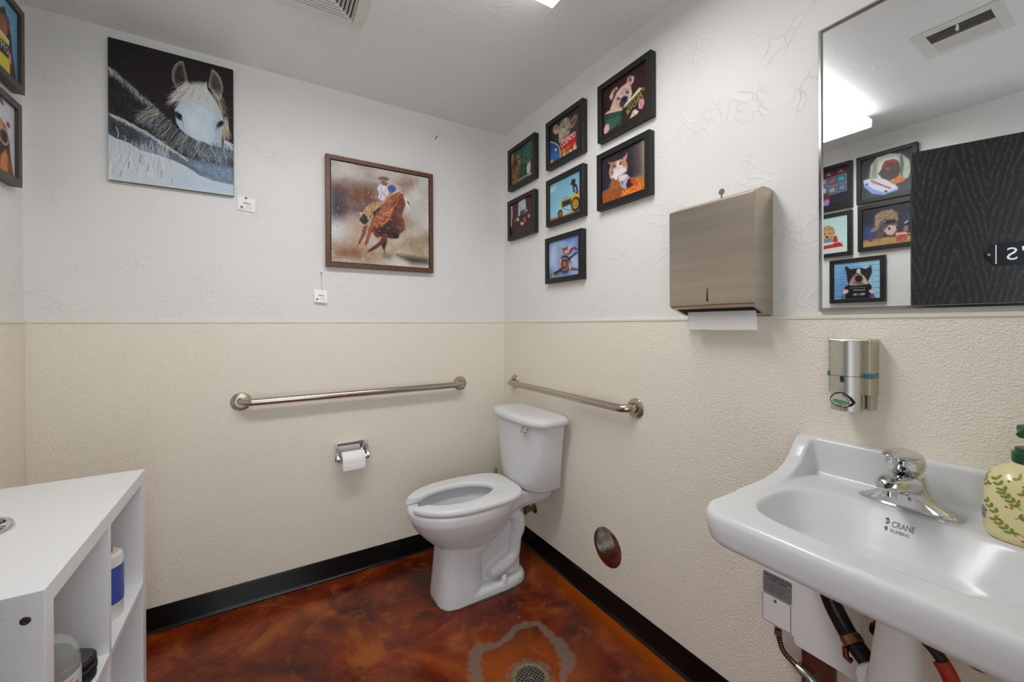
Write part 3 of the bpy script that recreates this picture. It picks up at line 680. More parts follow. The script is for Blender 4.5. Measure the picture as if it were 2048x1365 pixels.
def art_cat():
    a = P(120, 100, (44, 38, 50), [(180,455),(878,130),(878,930),(178,1155)], 12); a.grain(8, 8)
    a.po([(700,230),(760,190),(880,130),(880,700),(740,740)], (96, 84, 86), 30, tex=10); a.po([(820,170),(880,130),(880,690),(840,690)], (168, 160, 126), 16, tex=10)
    a.po([(178,950),(480,830),(880,680),(880,930),(178,1160)], (168, 92, 42), 3, tex=26, sc=10); a.po([(700,760),(880,690),(880,830),(740,860)], (160, 132, 62), 20, tex=18)
    for i in range(9): a.ln([(180, 960+i*22), (480, 880+i*16)], 1.3, (96, 46, 20), .5)
    a.po([(275,920),(330,750),(420,690),(470,780),(430,870)], (150, 92, 56), 3, tex=26, sc=20)
    a.po([(290,660),(310,560),(380,490),(480,450),(550,470),(580,560),(570,640),(480,700),(380,740),(310,750)], (220, 206, 204), 3, tex=14, sc=16)
    a.po([(268,490),(300,500),(390,490),(330,560)], (176, 120, 96), 2); a.po([(500,440),(560,380),(582,335),(575,430),(550,480)], (196, 132, 108), 2)
    a.po([(310,570),(360,510),(410,500),(400,580),(330,620)], (150, 104, 74), 6, tex=20, sc=30); a.po([(450,480),(520,450),(575,530),(560,590),(510,560)], (178, 116, 74), 6, tex=20, sc=30)
    a.po([(300,660),(330,600),(360,640),(330,720)], (140, 96, 70), 6)
    for x, y in ((375,560),(468,520)): a.el(x, y, 22, 26, (206, 206, 196), soft=2); a.el(x, y, 18, 22, (60, 74, 44), soft=2); a.el(x, y, 7, 16, (14, 14, 12), soft=2)
    a.el(420, 590, 12, 8, (200, 130, 130)); a.po([(370,760),(400,640),(425,640),(420,780)], (228, 220, 226), 3)
    a.po([(450,800),(560,690),(630,740),(580,800),(555,930),(480,880)], (168, 168, 190), 2.5, tex=16); a.po([(470,800),(500,740),(530,760),(500,850)], (96, 92, 112), 6)
    a.po([(430,720),(540,680),(590,700),(520,790),(450,800)], (222, 204, 208), 3, tex=10, sc=20)
    a.po([(555,860),(590,770),(640,740),(700,780),(690,850),(600,930)], (52, 34, 34), 3); a.el(665, 790, 38, 58, (186, 70, 34), -15, 3, tex=30, sc=30)
    a.po([(470,1000),(560,930),(640,880),(740,810),(850,830),(840,900),(720,970),(600,1020),(490,1040)], (214, 92, 30), 3, tex=40, sc=36)
    for _ in range(190):
        t = a.r.rand(); x = 490+t*340+a.r.uniform(-10, 10); y = 1005-t*150+a.r.uniform(-45, 45)+(20 if t > .6 else 0); a.ln([(x, y), (x+6, y+2)], 1.4, [(244, 150, 70), (250, 190, 110), (150, 46, 18)][a.r.randint(3)], .8)
    a.grain(5); return a
def art_cow():
    a = P(110, 100, (48, 40, 40), [(145,545),(660,195),(668,890),(155,1155)], 13); a.im += ((a.X-.3)*18)[..., None]; a.grain(8, 6)
    a.po([(195,620),(205,540),(250,500),(300,540),(290,640),(240,670)], (186, 156, 142), 3, tex=16, sc=20); a.el(250, 560, 34, 30, (150, 96, 92), 0, 6)
    a.po([(490,510),(510,420),(560,345),(605,360),(590,440),(545,540),(500,570)], (164, 128, 108), 3, tex=16, sc=20); a.po([(505,500),(540,410),(580,370),(570,440),(530,530)], (96, 58, 48), 5)
    a.po([(295,800),(290,620),(320,480),(380,400),(440,390),(480,460),(490,560),(470,650),(400,720),(330,830)], (164, 152, 128), 3, tex=44, sc=22)
    for _ in range(60): x, y = a.r.uniform(300, 480), a.r.uniform(400, 780); a.ln([(x, y), (x+6, y+10)], 2.2, [(84, 72, 60), (206, 198, 172)][a.r.randint(2)], .6)
    a.el(385, 545, 14, 12, (40, 30, 26), 0, 3); a.el(465, 575, 10, 14, (40, 30, 26), 0, 3)
    a.po([(310,830),(340,780),(420,700),(570,622),(590,700),(585,800),(320,935)], (186, 34, 34), 2); a.po([(330,800),(420,705),(570,622),(565,640),(425,725),(330,820)], (220, 150, 140), 2)
    a.po([(318,920),(585,790),(600,880),(520,960),(325,1060)], (176, 106, 48), 2, tex=50, sc=16); a.po([(465,880),(530,810),(540,880),(490,920)], (196, 30, 30), 3); a.po([(385,930),(400,1010),(370,1030)], (230, 220, 206), 3)
    a.po([(530,900),(560,830),(600,870),(600,910),(550,930)], (206, 176, 176), 3); a.po([(470,940),(500,910),(522,945),(480,965)], (222, 190, 176), 3)
    a.po([(150,775),(230,800),(295,850),(318,920),(325,1060),(240,1100),(155,1150)], (34, 72, 132), 2.5, tex=26, sc=6); a.po([(170,940),(300,960),(300,1070),(170,1060)], (62, 120, 170), 26)
    a.ln([(150,782),(230,805),(295,855),(316,930),(322,1050)], 2.2, (196, 196, 206)); a.el(248, 915, 20, 24, (196, 206, 150), 0, 2)
    a.po([(155,1160),(165,1070),(205,1060),(215,1110),(180,1150)], (190, 130, 124), 3, tex=20); a.po([(640,870),(655,805),(666,815),(664,875)], (206, 186, 186), 2)
    a.grain(5); return a
def art_tractor():
    a = P(110, 100, (132, 190, 212), [(92,262),(412,112),(415,520),(96,645)], 14); a.im += ((a.Y-.5)*30)[..., None]; a.grain(5, 5)
    a.el(125, 300, 40, 14, (190, 212, 218), -30, 10); a.el(115, 325, 24, 10, (196, 216, 220), -20, 8)
    a.po([(96,610),(260,560),(415,480),(415,525),(96,650)], (186, 132, 72), 2, tex=14); a.po([(96,630),(240,580),(300,560),(96,650)], (150, 92, 40), 5)
    a.po([(205,430),(300,385),(395,340),(400,380),(330,440),(215,500)], (206, 156, 42), 2, tex=12); a.po([(220,435),(310,400),(320,450),(225,490)], (48, 44, 44), 5, tex=20, sc=20)
    a.po([(320,390),(350,345),(395,345),(402,390),(380,370),(340,380)], (214, 164, 40), 2)
    a.el(362, 455, 48, 76, (52, 54, 66), 8, 2); a.el(358, 452, 30, 48, (206, 156, 48), 8, 2); a.el(356, 450, 20, 32, (150, 96, 30), 8, 2); a.el(355, 450, 9, 14, (214, 170, 70), 8, 2)
    a.el(202, 555, 25, 43, (60, 46, 46), 8, 2); a.el(202, 557, 13, 24, (176, 92, 42), 8, 2); a.ln([(230,500),(300,520),(330,500)], 2, (150, 120, 50)); a.ln([(240,430),(240,370)], 1.2, (40, 40, 46)); a.ln([(270,410),(270,368)], 1.2, (60, 60, 66))
    a.po([(335,330),(330,260),(345,235),(375,260),(388,330),(378,350)], (40, 38, 42), 2, tex=8); a.po([(345,290),(360,275),(372,330),(355,335)], (176, 172, 176), 4)
    a.el(338, 228, 20, 24, (34, 32, 34), 0, 2); a.po([(308,262),(310,240),(332,232),(330,262)], (46, 40, 40), 2); a.el(338, 212, 22, 12, (44, 40, 44), -20, 2)
    a.po([(395,430),(412,420),(412,510),(398,516)], (36, 36, 42), 2); a.grain(4); return a
def art_plane():
    a = P(110, 100, (112, 146, 204), [(80,870),(400,780),(405,1210),(88,1255)], 15); a.im += ((a.nz(4, 3)-.5)*60)[..., None]
    for x, y, r, s_ in ((130,930,40,60),(125,1010,34,70),(190,860,50,26),(150,1100,60,40),(340,1060,60,60),(360,1150,50,50),(260,930,70,50),(110,1060,24,60)): a.el(x, y, r, s_, (196, 208, 228), 0, 24, k=.7)
    a.po([(90,1200),(200,1180),(200,1210),(92,1240)], (120, 110, 130), 4); a.po([(310,1130),(405,1150),(405,1170),(310,1165)], (150, 96, 110), 3); a.po([(310,1150),(405,1160),(405,1166),(310,1168)], (70, 56, 70), 3)
    a.el(250, 1105, 70, 105, (110, 104, 118), 0, 2, tex=16); a.el(246, 1100, 60, 92, (62, 44, 48), 0, 3); a.po([(190,1050),(210,1020),(200,1160),(186,1130)], (196, 192, 200), 4); a.po([(300,1060),(318,1110),(300,1180),(290,1130)], (206, 196, 204), 5)
    a.el(244, 1100, 44, 70, (176, 168, 176), 0, 3); a.el(244, 1100, 36, 58, (52, 40, 44), 0, 3); a.el(244, 1100, 26, 40, (150, 80, 70), 0, 3); a.el(246, 1098, 17, 26, (190, 86, 50), 0, 3)
    a.po([(370,968),(378,980),(290,1060),(262,1080),(280,1040)], (42, 38, 44), 2); a.po([(235,1125),(210,1170),(140,1215),(120,1222),(130,1190),(200,1150)], (44, 40, 46), 2); a.po([(120,1200),(140,1200),(138,1235),(112,1232)], (190, 150, 60), 3)
    a.po([(225,1000),(222,950),(240,935),(262,945),(275,970),(268,1000)], (176, 110, 84), 2.5, tex=16, sc=20); a.po([(205,922),(222,928),(235,950),(222,958)], (150, 66, 66), 2); a.po([(250,925),(272,902),(276,950),(262,945)], (150, 66, 66), 2); a.po([(225,935),(240,918),(258,935),(250,948)], (60, 70, 96), 3); a.el(262, 968, 10, 12, (222, 206, 200), 0, 2)
    a.po([(262,1000),(290,980),(310,930),(345,912),(375,935),(400,935),(400,945),(360,948),(340,935),(320,960),(300,995)], (150, 34, 48), 2, tex=14); a.grain(4); return a
def art_owl():
    a = P(100, 100, (34, 76, 62), [(85,290),(338,130),(342,495),(92,645)], 16); a.grain(10, 6)
    a.po([(85,300),(115,280),(120,420),(92,470)], (170, 126, 66), 3); a.po([(165,580),(342,480),(342,505),(180,605)], (150, 100, 56), 2); a.po([(170,562),(342,464),(342,474),(172,572)], (176, 176, 160), 2)
    for i in range(7):
        y = 205+i*30
        for x in range(220, 325, 9):
            if a.r.rand() < .82: yy = y-(x-220)*.62; a.ln([(x, yy+a.r.uniform(-3, 3)), (x+6, yy-4+a.r.uniform(-4, 4))], 1.4, (150, 206, 184), .85)
    a.po([(95,645),(90,480),(110,380),(145,310),(185,290),(202,330),(198,400),(190,480),(165,590),(130,630)], (120, 84, 54), 3, tex=40, sc=30); a.po([(92,440),(140,320),(165,390),(120,480)], (64, 46, 40), 10, tex=16, sc=30)
    for _ in range(70): x, y = a.r.uniform(100, 185), a.r.uniform(420, 620); a.ln([(x, y), (x+3, y+14)], 1.4, [(206, 156, 96), (70, 44, 28)][a.r.randint(2)], .7)
    a.el(178, 352, 22, 34, (150, 100, 60), 0, 4); a.el(176, 345, 9, 12, (40, 20, 14), 0, 2); a.po([(185,365),(197,358),(188,385)], (214, 206, 196), 2); a.ln([(150,300),(172,330)], 1.6, (206, 190, 160)); a.ln([(195,255),(188,300)], 1.6, (190, 166, 116))
    a.po([(272,490),(268,430),(280,385),(300,375),(312,400),(308,450),(298,490)], (214, 190, 186), 2.5); a.el(284, 380, 8, 14, (206, 166, 160), 0, 2); a.el(304, 368, 7, 12, (206, 166, 160), 0, 2); a.po([(275,545),(280,495),(318,470),(322,520)], (196, 150, 110), 3, tex=18); a.grain(5); return a
def art_office():
    a = P(100, 100, (84, 34, 38), [(82,885),(330,765),(338,1140),(90,1240)], 17); a.grain(12, 8)
    for x in range(90, 340, 12): a.ln([(x, 760), (x, 1130)], 1.6, (56, 20, 26), .45)
    a.po([(168,850),(245,800),(258,880),(250,1000),(168,1010)], (176, 198, 206), 3, tex=16); a.po([(82,900),(98,890),(106,1000),(96,1140),(84,1110)], (206, 206, 214), 2); a.ln([(90,930),(100,1080)], 2.2, (150, 50, 60))
    a.po([(90,1140),(200,1090),(338,1040),(338,1145),(90,1245)], (78, 38, 36), 3, tex=12, sc=8); a.po([(96,1090),(330,1010),(330,1045),(110,1140)], (50, 34, 34), 5)
    a.po([(180,1080),(185,1000),(215,960),(265,980),(270,1060),(230,1090)], (44, 38, 40), 2.5); a.po([(225,1030),(255,1010),(262,1070),(230,1075)], (176, 92, 50), 4); a.po([(205,950),(230,925),(270,935),(265,970),(225,985)], (128, 92, 76), 2.5, tex=20, sc=20)
    a.po([(190,960),(215,940),(215,990),(195,1000)], (62, 48, 44), 2.5); a.el(262, 938, 12, 10, (206, 190, 186), 0, 2); a.el(165, 1045, 16, 22, (190, 180, 172), 0, 3); a.po([(195,1070),(240,1080),(225,1105),(200,1105)], (206, 202, 202), 3); a.po([(275,1000),(300,975),(300,1010),(282,1025)], (176, 176, 186), 3); a.el(130, 1055, 16, 24, (110, 76, 56), 0, 3); a.ln([(185,890),(195,950)], 1.2, (90, 80, 76)); a.ln([(250,850),(262,910)], 1.4, (110, 60, 50)); a.grain(5); return a
# --- prints on the left wall
def art_book_dogs():
    a = P(100, 110, (110, 168, 206), None, 18); a.im += ((a.Y-.4)*-40)[..., None]; a.grain(5, 6)
    a.po([(.3,1),(.34,.5),(.5,.22),(.66,.1),(.74,.24),(.83,.4),(.86,.62),(.93,.84),(.96,1)], (70, 46, 40), 2.5, tex=14, sc=14); a.po([(.5,.3),(.66,.2),(.74,.34),(.7,.5),(.55,.52)], (150, 104, 88), 6, tex=14)
    a.el(.75, .26, .05, .07, (120, 86, 92), 0, 3); a.el(.68, .4, .05, .08, (190, 110, 56), 0, 4)
    a.po([(.28,.98),(.26,.46),(.78,.5),(.8,.98)], (222, 204, 58), 2); a.po([(.27,.62),(.78,.58),(.79,.76),(.28,.78)], (34, 32, 30), 2); a.po([(.27,.46),(.78,.5),(.78,.54),(.27,.5)], (236, 234, 222), 2)
    a.po([(.76,.66),(.83,.68),(.84,.8),(.77,.82)], (206, 166, 150), 3); a.po([(.3,.1),(.4,.06),(.48,.3),(.36,.4)], (92, 60, 46), 4, tex=10); a.grain(4); return a
def art_goggles():
    a = P(100, 110, (206, 206, 216), None, 19); a.grain(8, 5)
    a.po([(.3,1),(.36,.6),(.42,.38),(.6,.28),(.76,.34),(.86,.48),(.88,.66),(.92,.84),(.98,1)], (128, 76, 46), 3, tex=30, sc=14); a.po([(.5,.6),(.8,.5),(.86,.7),(.7,.8),(.56,.76)], (52, 36, 34), 6)
    a.po([(.6,.98),(.66,.76),(.78,.66),(.82,.8),(.8,1)], (206, 120, 66), 5, tex=16); a.el(.83, .3, .05, .04, (128, 88, 66), 0, 2); a.el(.66, .05, .06, .035, (110, 84, 76), 20, 2)
    a.el(.72, .5, .13, .12, (196, 186, 186), 0, 2); a.el(.72, .5, .105, .095, (70, 44, 40), 0, 3); a.el(.72, .5, .05, .05, (20, 14, 14), 0, 2); a.po([(.5,.34),(.68,.3),(.72,.4),(.56,.44)], (206, 138, 80), 6)
    for i in range(5): a.ln([(.94, .3+i*.1), (.985, .3+i*.1)], 1.2, (150, 150, 160), .8)
    a.grain(4); return a
def art_machines():
    a = P(100, 100, (34, 34, 48), [(-170,425),(305,300),(310,740),(-170,845)], 20, True); a.grain(6, 6)
    a.po([(-170,470),(310,345),(310,375),(-170,500)], (110, 26, 36), 4); a.po([(-160,560),(20,470),(300,380),(305,590),(130,640),(-160,720)], (104, 116, 140), 4, tex=12)
    for x, y, c in ((130,485,(150,96,96)),(230,455,(62,150,166)),(128,588,(156,140,140)),(238,552,(110,128,136)),(20,500,(150,150,166)),(20,600,(180,180,206)),(-80,540,(130,96,110)),(-80,640,(120,130,150))):
        a.po([(x-44, y-22), (x+44, y-46), (x+46, y+28), (x-40, y+46)], (60, 62, 80), 2); a.po([(x-34, y-18), (x+36, y-36), (x+36, y+20), (x-32, y+34)], c, 2, tex=30, sc=30)
    a.po([(60,420),(85,390),(112,400),(105,425)], (150, 120, 56), 3); a.po([(190,385),(225,350),(258,360),(245,375)], (150, 120, 56), 3); a.po([(20,650),(80,620),(105,660),(90,740),(20,740)], (116, 44, 46), 3, tex=18); a.po([(20,730),(70,690),(100,710),(90,760),(20,780)], (150, 120, 180), 4); a.grain(4); return a
def art_pizza():
    a = P(110, 106, (50, 52, 60), [(472,240),(1050,85),(1050,570),(478,655)], 21, True); a.grain(14, 12); a.im += ((a.Y-.4)*30)[..., None]
    a.po([(555,430),(570,290),(640,200),(780,155),(920,160),(1010,220),(1045,330),(1000,430),(880,470),(700,460)], (176, 182, 166), 4, tex=14); a.po([(640,440),(650,270),(720,210),(860,190),(920,260),(910,380),(800,450)], (206, 208, 200), 8); a.po([(905,170),(930,170),(950,280),(930,420),(905,430)], (92, 100, 96), 3)
    a.po([(580,430),(600,270),(640,240),(640,420)], (140, 146, 130), 6)
    a.po([(655,380),(690,330),(720,270),(800,240),(890,250),(915,340),(880,420),(780,460),(700,430)], (70, 48, 46), 3, tex=14, sc=20); a.po([(690,310),(730,240),(830,220),(885,240),(860,265),(760,270),(720,310)], (150, 44, 48), 3, tex=12); a.el(760, 325, 26, 14, (150, 84, 50), -10, 4); a.el(840, 370, 50, 36, (50, 38, 42), 0, 5)
    a.po([(490,450),(540,432),(720,440),(850,500),(885,545),(720,600),(600,560),(510,500)], (198, 206, 222), 2); a.po([(495,470),(600,540),(740,590),(880,545),(885,560),(720,610),(590,590),(505,520)], (130, 156, 206), 3)
    for x in range(7): a.el(590+x*32, 455+x*14, 16, 9, (176, 60, 56), 20, 2); a.el(600+x*30, 480+x*8, 7, 6, (170, 50, 50), 0, 2)
    a.el(535, 488, 11, 10, (44, 50, 80), 0, 2); a.el(742, 572, 17, 11, (44, 50, 80), 0, 2); a.po([(795,480),(900,395),(965,440),(950,470),(830,500)], (206, 112, 62), 2.5, tex=30, sc=26); a.grain(7); return a
def art_donkey():
    a = P(110, 106, (44, 48, 66), [(482,808),(1062,688),(1062,1138),(495,1230)], 22, True); a.grain(14, 16)
    a.po([(482,810),(1062,690),(1062,800),(700,790),(482,960)], (30, 28, 38), 40); a.po([(495,1150),(700,1110),(1062,1070),(1062,1140),(495,1232)], (176, 140, 88), 3, tex=16, sc=8); a.po([(500,1010),(700,1000),(660,1110),(500,1140)], (58, 74, 126), 26)
    a.po([(690,1000),(690,900),(780,860),(880,890),(890,960),(870,1050),(790,1090),(720,1060)], (96, 76, 74), 3, tex=16, sc=16); a.po([(625,1110),(660,1040),(720,1050),(740,1110),(650,1130)], (104, 74, 70), 3, tex=10)
    a.po([(570,1040),(620,1000),(625,860),(700,810),(820,790),(880,830),(890,920),(800,900),(720,910),(690,940),(670,1020),(600,1055)], (140, 116, 92), 4, tex=40, sc=34)
    a.po([(730,1030),(790,970),(860,970),(880,1010),(830,1080),(770,1080)], (196, 172, 166), 4); a.el(790, 1008, 13, 16, (44, 30, 34), 0, 2); a.el(875, 1000, 8, 12, (44, 30, 34), 0, 2)
    a.po([(715,935),(790,915),(800,950),(740,965)], (24, 26, 34), 3); a.po([(790,915),(855,905),(850,945),(805,945)], (24, 26, 34), 3); a.el(735, 935, 12, 7, (150, 166, 190), 0, 3)
    a.po([(855,1075),(865,1045),(975,1030),(1000,1060),(985,1130),(930,1155),(870,1150)], (176, 92, 78), 2.5, tex=34, sc=26); a.po([(860,1062),(980,1040),(990,1058),(868,1080)], (222, 190, 176), 3); a.ln([(985,1060),(1025,1050),(1035,1080),(990,1115)], 2.4, (206, 176, 156)); a.po([(940,1030),(960,970),(1000,970),(1005,1030)], (150, 106, 76), 3, tex=20); a.ln([(965,942),(995,918)], 2.5, (230, 232, 236)); a.ln([(995,915),(1010,870),(985,830)], 1.6, (110, 116, 136), .6); a.el(580, 1135, 28, 28, (110, 70, 66), 0, 3)
    a.grain(7); return a
def art_poodle():
    a = P(100, 100, (176, 206, 206), [(-170,945),(305,850),(312,1285),(-170,1372)], 23, True); a.im += ((a.Y-.3)*22)[..., None]*np.array([1.4, 1, .6]); a.grain(4, 5)
    a.po([(140,1180),(150,1110),(180,1100),(198,1150),(195,1180)], (176, 42, 44), 2.5); a.po([(-60,1220),(-60,1050),(20,1010),(90,985),(150,1010),(165,1070),(140,1120),(140,1180),(40,1200)], (176, 136, 90), 3, tex=44, sc=30)
    a.po([(10,1090),(60,1050),(120,1060),(130,1110),(90,1150),(30,1150)], (196, 156, 108), 6, tex=20, sc=20); a.el(50, 1088, 9, 8, (40, 26, 22), 0, 2); a.el(105, 1080, 9, 8, (40, 26, 22), 0, 2); a.el(75, 1122, 16, 11, (44, 30, 30), 0, 2); a.po([(20,1155),(130,1130),(135,1180),(25,1200)], (96, 130, 140), 4, tex=20)
    a.po([(-170,1270),(220,1180),(268,1222),(-170,1320)], (186, 40, 44), 2, tex=24, sc=24); a.po([(-100,1245),(130,1190),(150,1205),(-60,1255)], (222, 222, 222), 3)
    for i in range(10): a.ln([(-60+i*34, 1300-i*9), (-30+i*30, 1232-i*7)], 1.2, (120, 20, 26), .6)
    a.po([(-170,1322),(268,1225),(310,1240),(312,1290),(-170,1375)], (206, 214, 206), 3); a.grain(4); return a
def art_mugshot():
    a = P(120, 106, (150, 196, 224), [(340,350),(1450,220),(1470,1165),(350,1220)], 24, True); a.grain(6, 5)
    a.po([(450,1220),(440,700),(560,460),(640,430),(700,1200)], (74, 124, 204), 90, k=.85); a.po([(340,900),(520,900),(560,1215),(340,1220)], (90, 140, 214), 80, k=.7)
    for i in range(11):
        y = 430+i*70; a.ln([(460 if i % 2 == 0 else 520, y+8), (640, y)], 1.2, (70, 90, 110), .8); a.ln([(1230, y-70), (1335 if i % 2 == 0 else 1290, y-78)], 1.2, (80, 100, 110), .8)
        if i % 2 == 0: a.ln([(365, y+12), (425, y+8)], 2.4, (110, 130, 150), .7); a.ln([(1360, y-82), (1425, y-88)], 2.4, (110, 130, 150), .7)
    a.ln([(640,420),(1200,372)], 1.2, (90, 116, 130), .7)
    a.po([(520,1200),(560,1050),(610,900),(700,840),(1180,800),(1250,880),(1250,960),(1330,1160),(1200,1180)], (24, 24, 30), 3); a.po([(1220,1090),(1290,1060),(1335,1165),(1225,1175)], (110, 90, 170), 8)
    a.po([(600,410),(630,400),(720,470),(850,450),(950,430),(1100,460),(1190,410),(1220,355),(1250,480),(1245,570),(1190,700),(1160,760),(1150,840),(690,840),(660,760),(640,600)], (34, 32, 36), 3)
    a.po([(870,560),(890,470),(930,445),(970,470),(985,580)], (206, 204, 196), 3); a.po([(700,840),(760,700),(860,590),(1000,580),(1090,660),(1150,760),(1170,830),(900,870),(740,870)], (206, 176, 160), 4, tex=14); a.po([(745,820),(780,700),(850,640),(850,780)], (176, 110, 100), 12)
    a.el(935, 700, 95, 92, (34, 26, 34), 0, 5); a.po([(860,780),(1000,780),(1060,840),(940,850),(800,830)], (96, 66, 66), 10); a.el(1120, 575, 18, 16, (90, 96, 110), 0, 3); a.el(790, 600, 20, 14, (110, 60, 60), 0, 4)
    a.po([(640,890),(1180,850),(1190,1140),(630,1200)], (22, 22, 28), 2)
    a.po([(545,1040),(570,970),(650,960),(700,1000),(660,1060),(580,1090)], (214, 186, 176), 3, tex=14); a.po([(1180,990),(1230,960),(1290,990),(1320,1040),(1260,1070),(1200,1030)], (222, 196, 180), 3, tex=14); a.po([(560,1080),(610,1080),(600,1200),(550,1200)], (150, 150, 156), 5)
    a.ln([(730,930),(1100,905)], 2.2, (140, 140, 146), .75); a.grain(4); return a

GR, GL = 'black framed animal prints beside the corner', 'black framed animal prints on the left wall'
canvas = thing('canvas_print', 'unframed canvas print of a white horse looking over grey horses', 'picture', (-1.793, 0, 1.823))
MB().box(-1.793, -1.389, -.0195, -.001, 1.823, 2.379).build('stretched_canvas', mat('canvas_edge', (120, 112, 98), .7, var=.35, vscale=30), canvas, False, .0015)
art_horse().sheet('print', (-1.7925, -.0202, 1.8235), (.403, 0, 0), (0, 0, .555), M['canvas'], canvas)
picture('framed_print', 'walnut framed painting of a barrel racing horse and rider', 'B', -1.019, -.473, 1.540, 2.087, art_race(), bar=.021, depth=.032, recess=.006, fm='walnut', gap=.004)
M['gold'] = mat('gold_ink', (206, 160, 60), .6); M['inkwhite'] = mat('white_ink', (226, 224, 216), .6)
A_ = art_bulldog(); t, uv, u = picture('framed_print', 'black framed print of a bulldog reading a green book', 'R', -.863, -1.151, 2.040, 2.286, A_, group=GR)
word('R', t, uv, A_, 'HOW TO PICK UP', .0128, (490,860), (700,662), M['gold'], .95); word('R', t, uv, A_, 'BITCHES', .0285, (500,945), (700,745), M['gold'], .82)
picture('framed_print', 'black framed print of a cat tipping over a can of beans', 'R', -.857, -1.143, 1.746, 1.989, art_cat(), group=GR)
A_ = art_cow(); t, uv, u = picture('framed_print', 'black framed print of a cow reading a red magazine', 'R', -.480, -.766, 2.046, 2.288, A_, group=GR)
word('R', t, uv, A_, 'COSMOO', .036, (335,890), (555,715), M['inkwhite'], .72)
picture('framed_print', 'black framed print of a dog driving a yellow tractor', 'R', -.480, -.766, 1.753, 1.990, art_tractor(), group=GR)
picture('framed_print', 'black framed print of a cat pilot above an airplane propeller', 'R', -.470, -.756, 1.461, 1.694, art_plane(), group=GR)
picture('framed_print', 'black framed print of an owl and mouse at a green chalkboard', 'R', -.095, -.377, 2.046, 2.288, art_owl(), group=GR)
picture('framed_print', 'black framed print of a dog at a desk before red curtains', 'R', -.090, -.372, 1.752, 1.985, art_office(), group=GR)
A_ = art_book_dogs(); t, uv, u = picture('framed_print', 'framed print with a yellow and black book on blue, beside the back wall', 'L', -.350, -.066, 2.068, 2.358, A_, fm='bronze', group=GL)
picture('framed_print', 'framed print of a brown dog in round goggles beside the back wall', 'L', -.372, -.088, 1.735, 2.022, art_goggles(), fm='bronze', group=GL)
picture('framed_print', 'black framed print of small lit picture panels on dark blue', 'L', -1.073, -.788, 2.012, 2.312, art_machines(), group=GL)
picture('framed_print', 'black framed print of a dog in red cap with a pizza box', 'L', -1.384, -1.097, 2.012, 2.312, art_pizza(), group=GL)
picture('framed_print', 'black framed print of a shaggy donkey drinking from a copper mug', 'L', -1.390, -1.103, 1.709, 1.996, art_donkey(), group=GL)
picture('framed_print', 'black framed print of a curly tan dog at a red table', 'L', -1.072, -.786, 1.698, 1.990, art_poodle(), group=GL)
A_ = art_mugshot(); t, uv, u = picture('framed_print', 'black framed print of a terrier holding a police number board', 'L', -1.237, -.950, 1.385, 1.672, A_, group=GL)
word('L', t, uv, A_, 'POLICE DEPT', .0105, (1095,985), (725,1000), M['inkwhite'], 1.0); word('L', t, uv, A_, '981181', .022, (1095,1105), (715,1125), M['inkwhite'], 1.0)
t_ = [o for o in COL.objects if o.get('label', '').startswith('framed print with a yellow')][0]
text('lettering', 'CRYPTO', .034, (XL+.0207, -.326+.236*.755, 2.092+.242*.285), (0,1,0), (0,0,1), M['inkwhite'], t_, 'RIGHT', .0001, .72)

# ------------------------------------------------------------------ small things on the back wall
def price_tag(label, x, z, w, h, pin, strung):
    t = thing('price_tag', label, 'tag', (x, 0, z)); tilt = -.10
    def R_(a, b, o): return Vector((x+a*math.cos(tilt)-b*math.sin(tilt)*0, -o, z+b+a*math.sin(tilt)))
    o0 = .014 if strung else .003
    MB().rings([[R_(a, b, o+(o0 if b == 0 else 0)) for a, b in ((0,0),(w,0),(w,h),(0,h))] for o in (.002, .0026)]).build('card', M['paper'], t, False); card = COL.objects[-1]
    def bar(a0, a1, b0, b1, m=MB):
        f = lambda b: .0030+o0*(1-b/h)
        return MB().rings([[R_(a, b, f(b)+o) for a, b in ((a0,b0),(a1,b0),(a1,b1),(a0,b1))] for o in (0, .0002)])
    m = MB()
    for i in range(9): r = bar(w*.34+i*w*.05, w*.34+i*w*.05+w*.03*random.uniform(.4, 1), h*.50, h*.60); m.add(r.v, r.f)
    m.build('barcode', M['ink'], card, False)
    m = MB()
    for i in range(26):
        an, rr = random.uniform(0, 6.28), random.uniform(.02, .11)
        r = bar(w*.22+w*rr*math.cos(an), w*.22+w*rr*math.cos(an)+w*.035, h*.20+w*rr*math.sin(an), h*.20+w*rr*math.sin(an)+w*.03); m.add(r.v, r.f)
    m.build('printed_mark', M['ink'], card, False)
    m = MB()
    for i in range(4): r = bar(w*.45, w*.85, h*(.14+i*.08), h*(.155+i*.08)); m.add(r.v, r.f)
    m.build('printed_lines', mat('grey_ink', (176, 172, 170), .8), card, False)
    px, pz = pin
    if strung:
        MB().lathe([(0, 0), (.0035, 0), (.0012, .006), (.0012, .012), (.004, .013), (0, .016)], (px, 0, pz), (0,-1,0), 12).build('push_pin', M['chrome'], t)
        MB().tube([(px-.0015, -.009, pz), (px-.003, -.006, pz-.03), (px+.004, -.004, z+h-.012)], .0004, 5).tube([(px+.0015, -.009, pz), (px+.003, -.006, pz-.03), (px+.004, -.004, z+h-.012)], .0004, 5).build('string', mat('tag_string', (190, 186, 180), .8), t)
    else:
        MB().lathe([(0, 0), (.0022, 0), (.0022, .005), (.0042, .006), (.0036, .009), (0, .0095)], (px, 0, pz), (0,-1,0), 14).build('push_pin', mat('blue_plastic', (28, 34, 130), .3), t)
    return t
price_tag('small white price tag pinned beside the horse canvas with a blue pin', -1.376, 1.771, .066, .062, (-1.344, 1.825), False)
price_tag('small white price tag hanging from a string below the walnut frame', -1.070, 1.366, .058, .062, (-1.038, 1.506), True)
nail = thing('wall_hook', 'tiny metal nail left in the white wall near the corner', 'nail', (-.449, 0, 2.298))
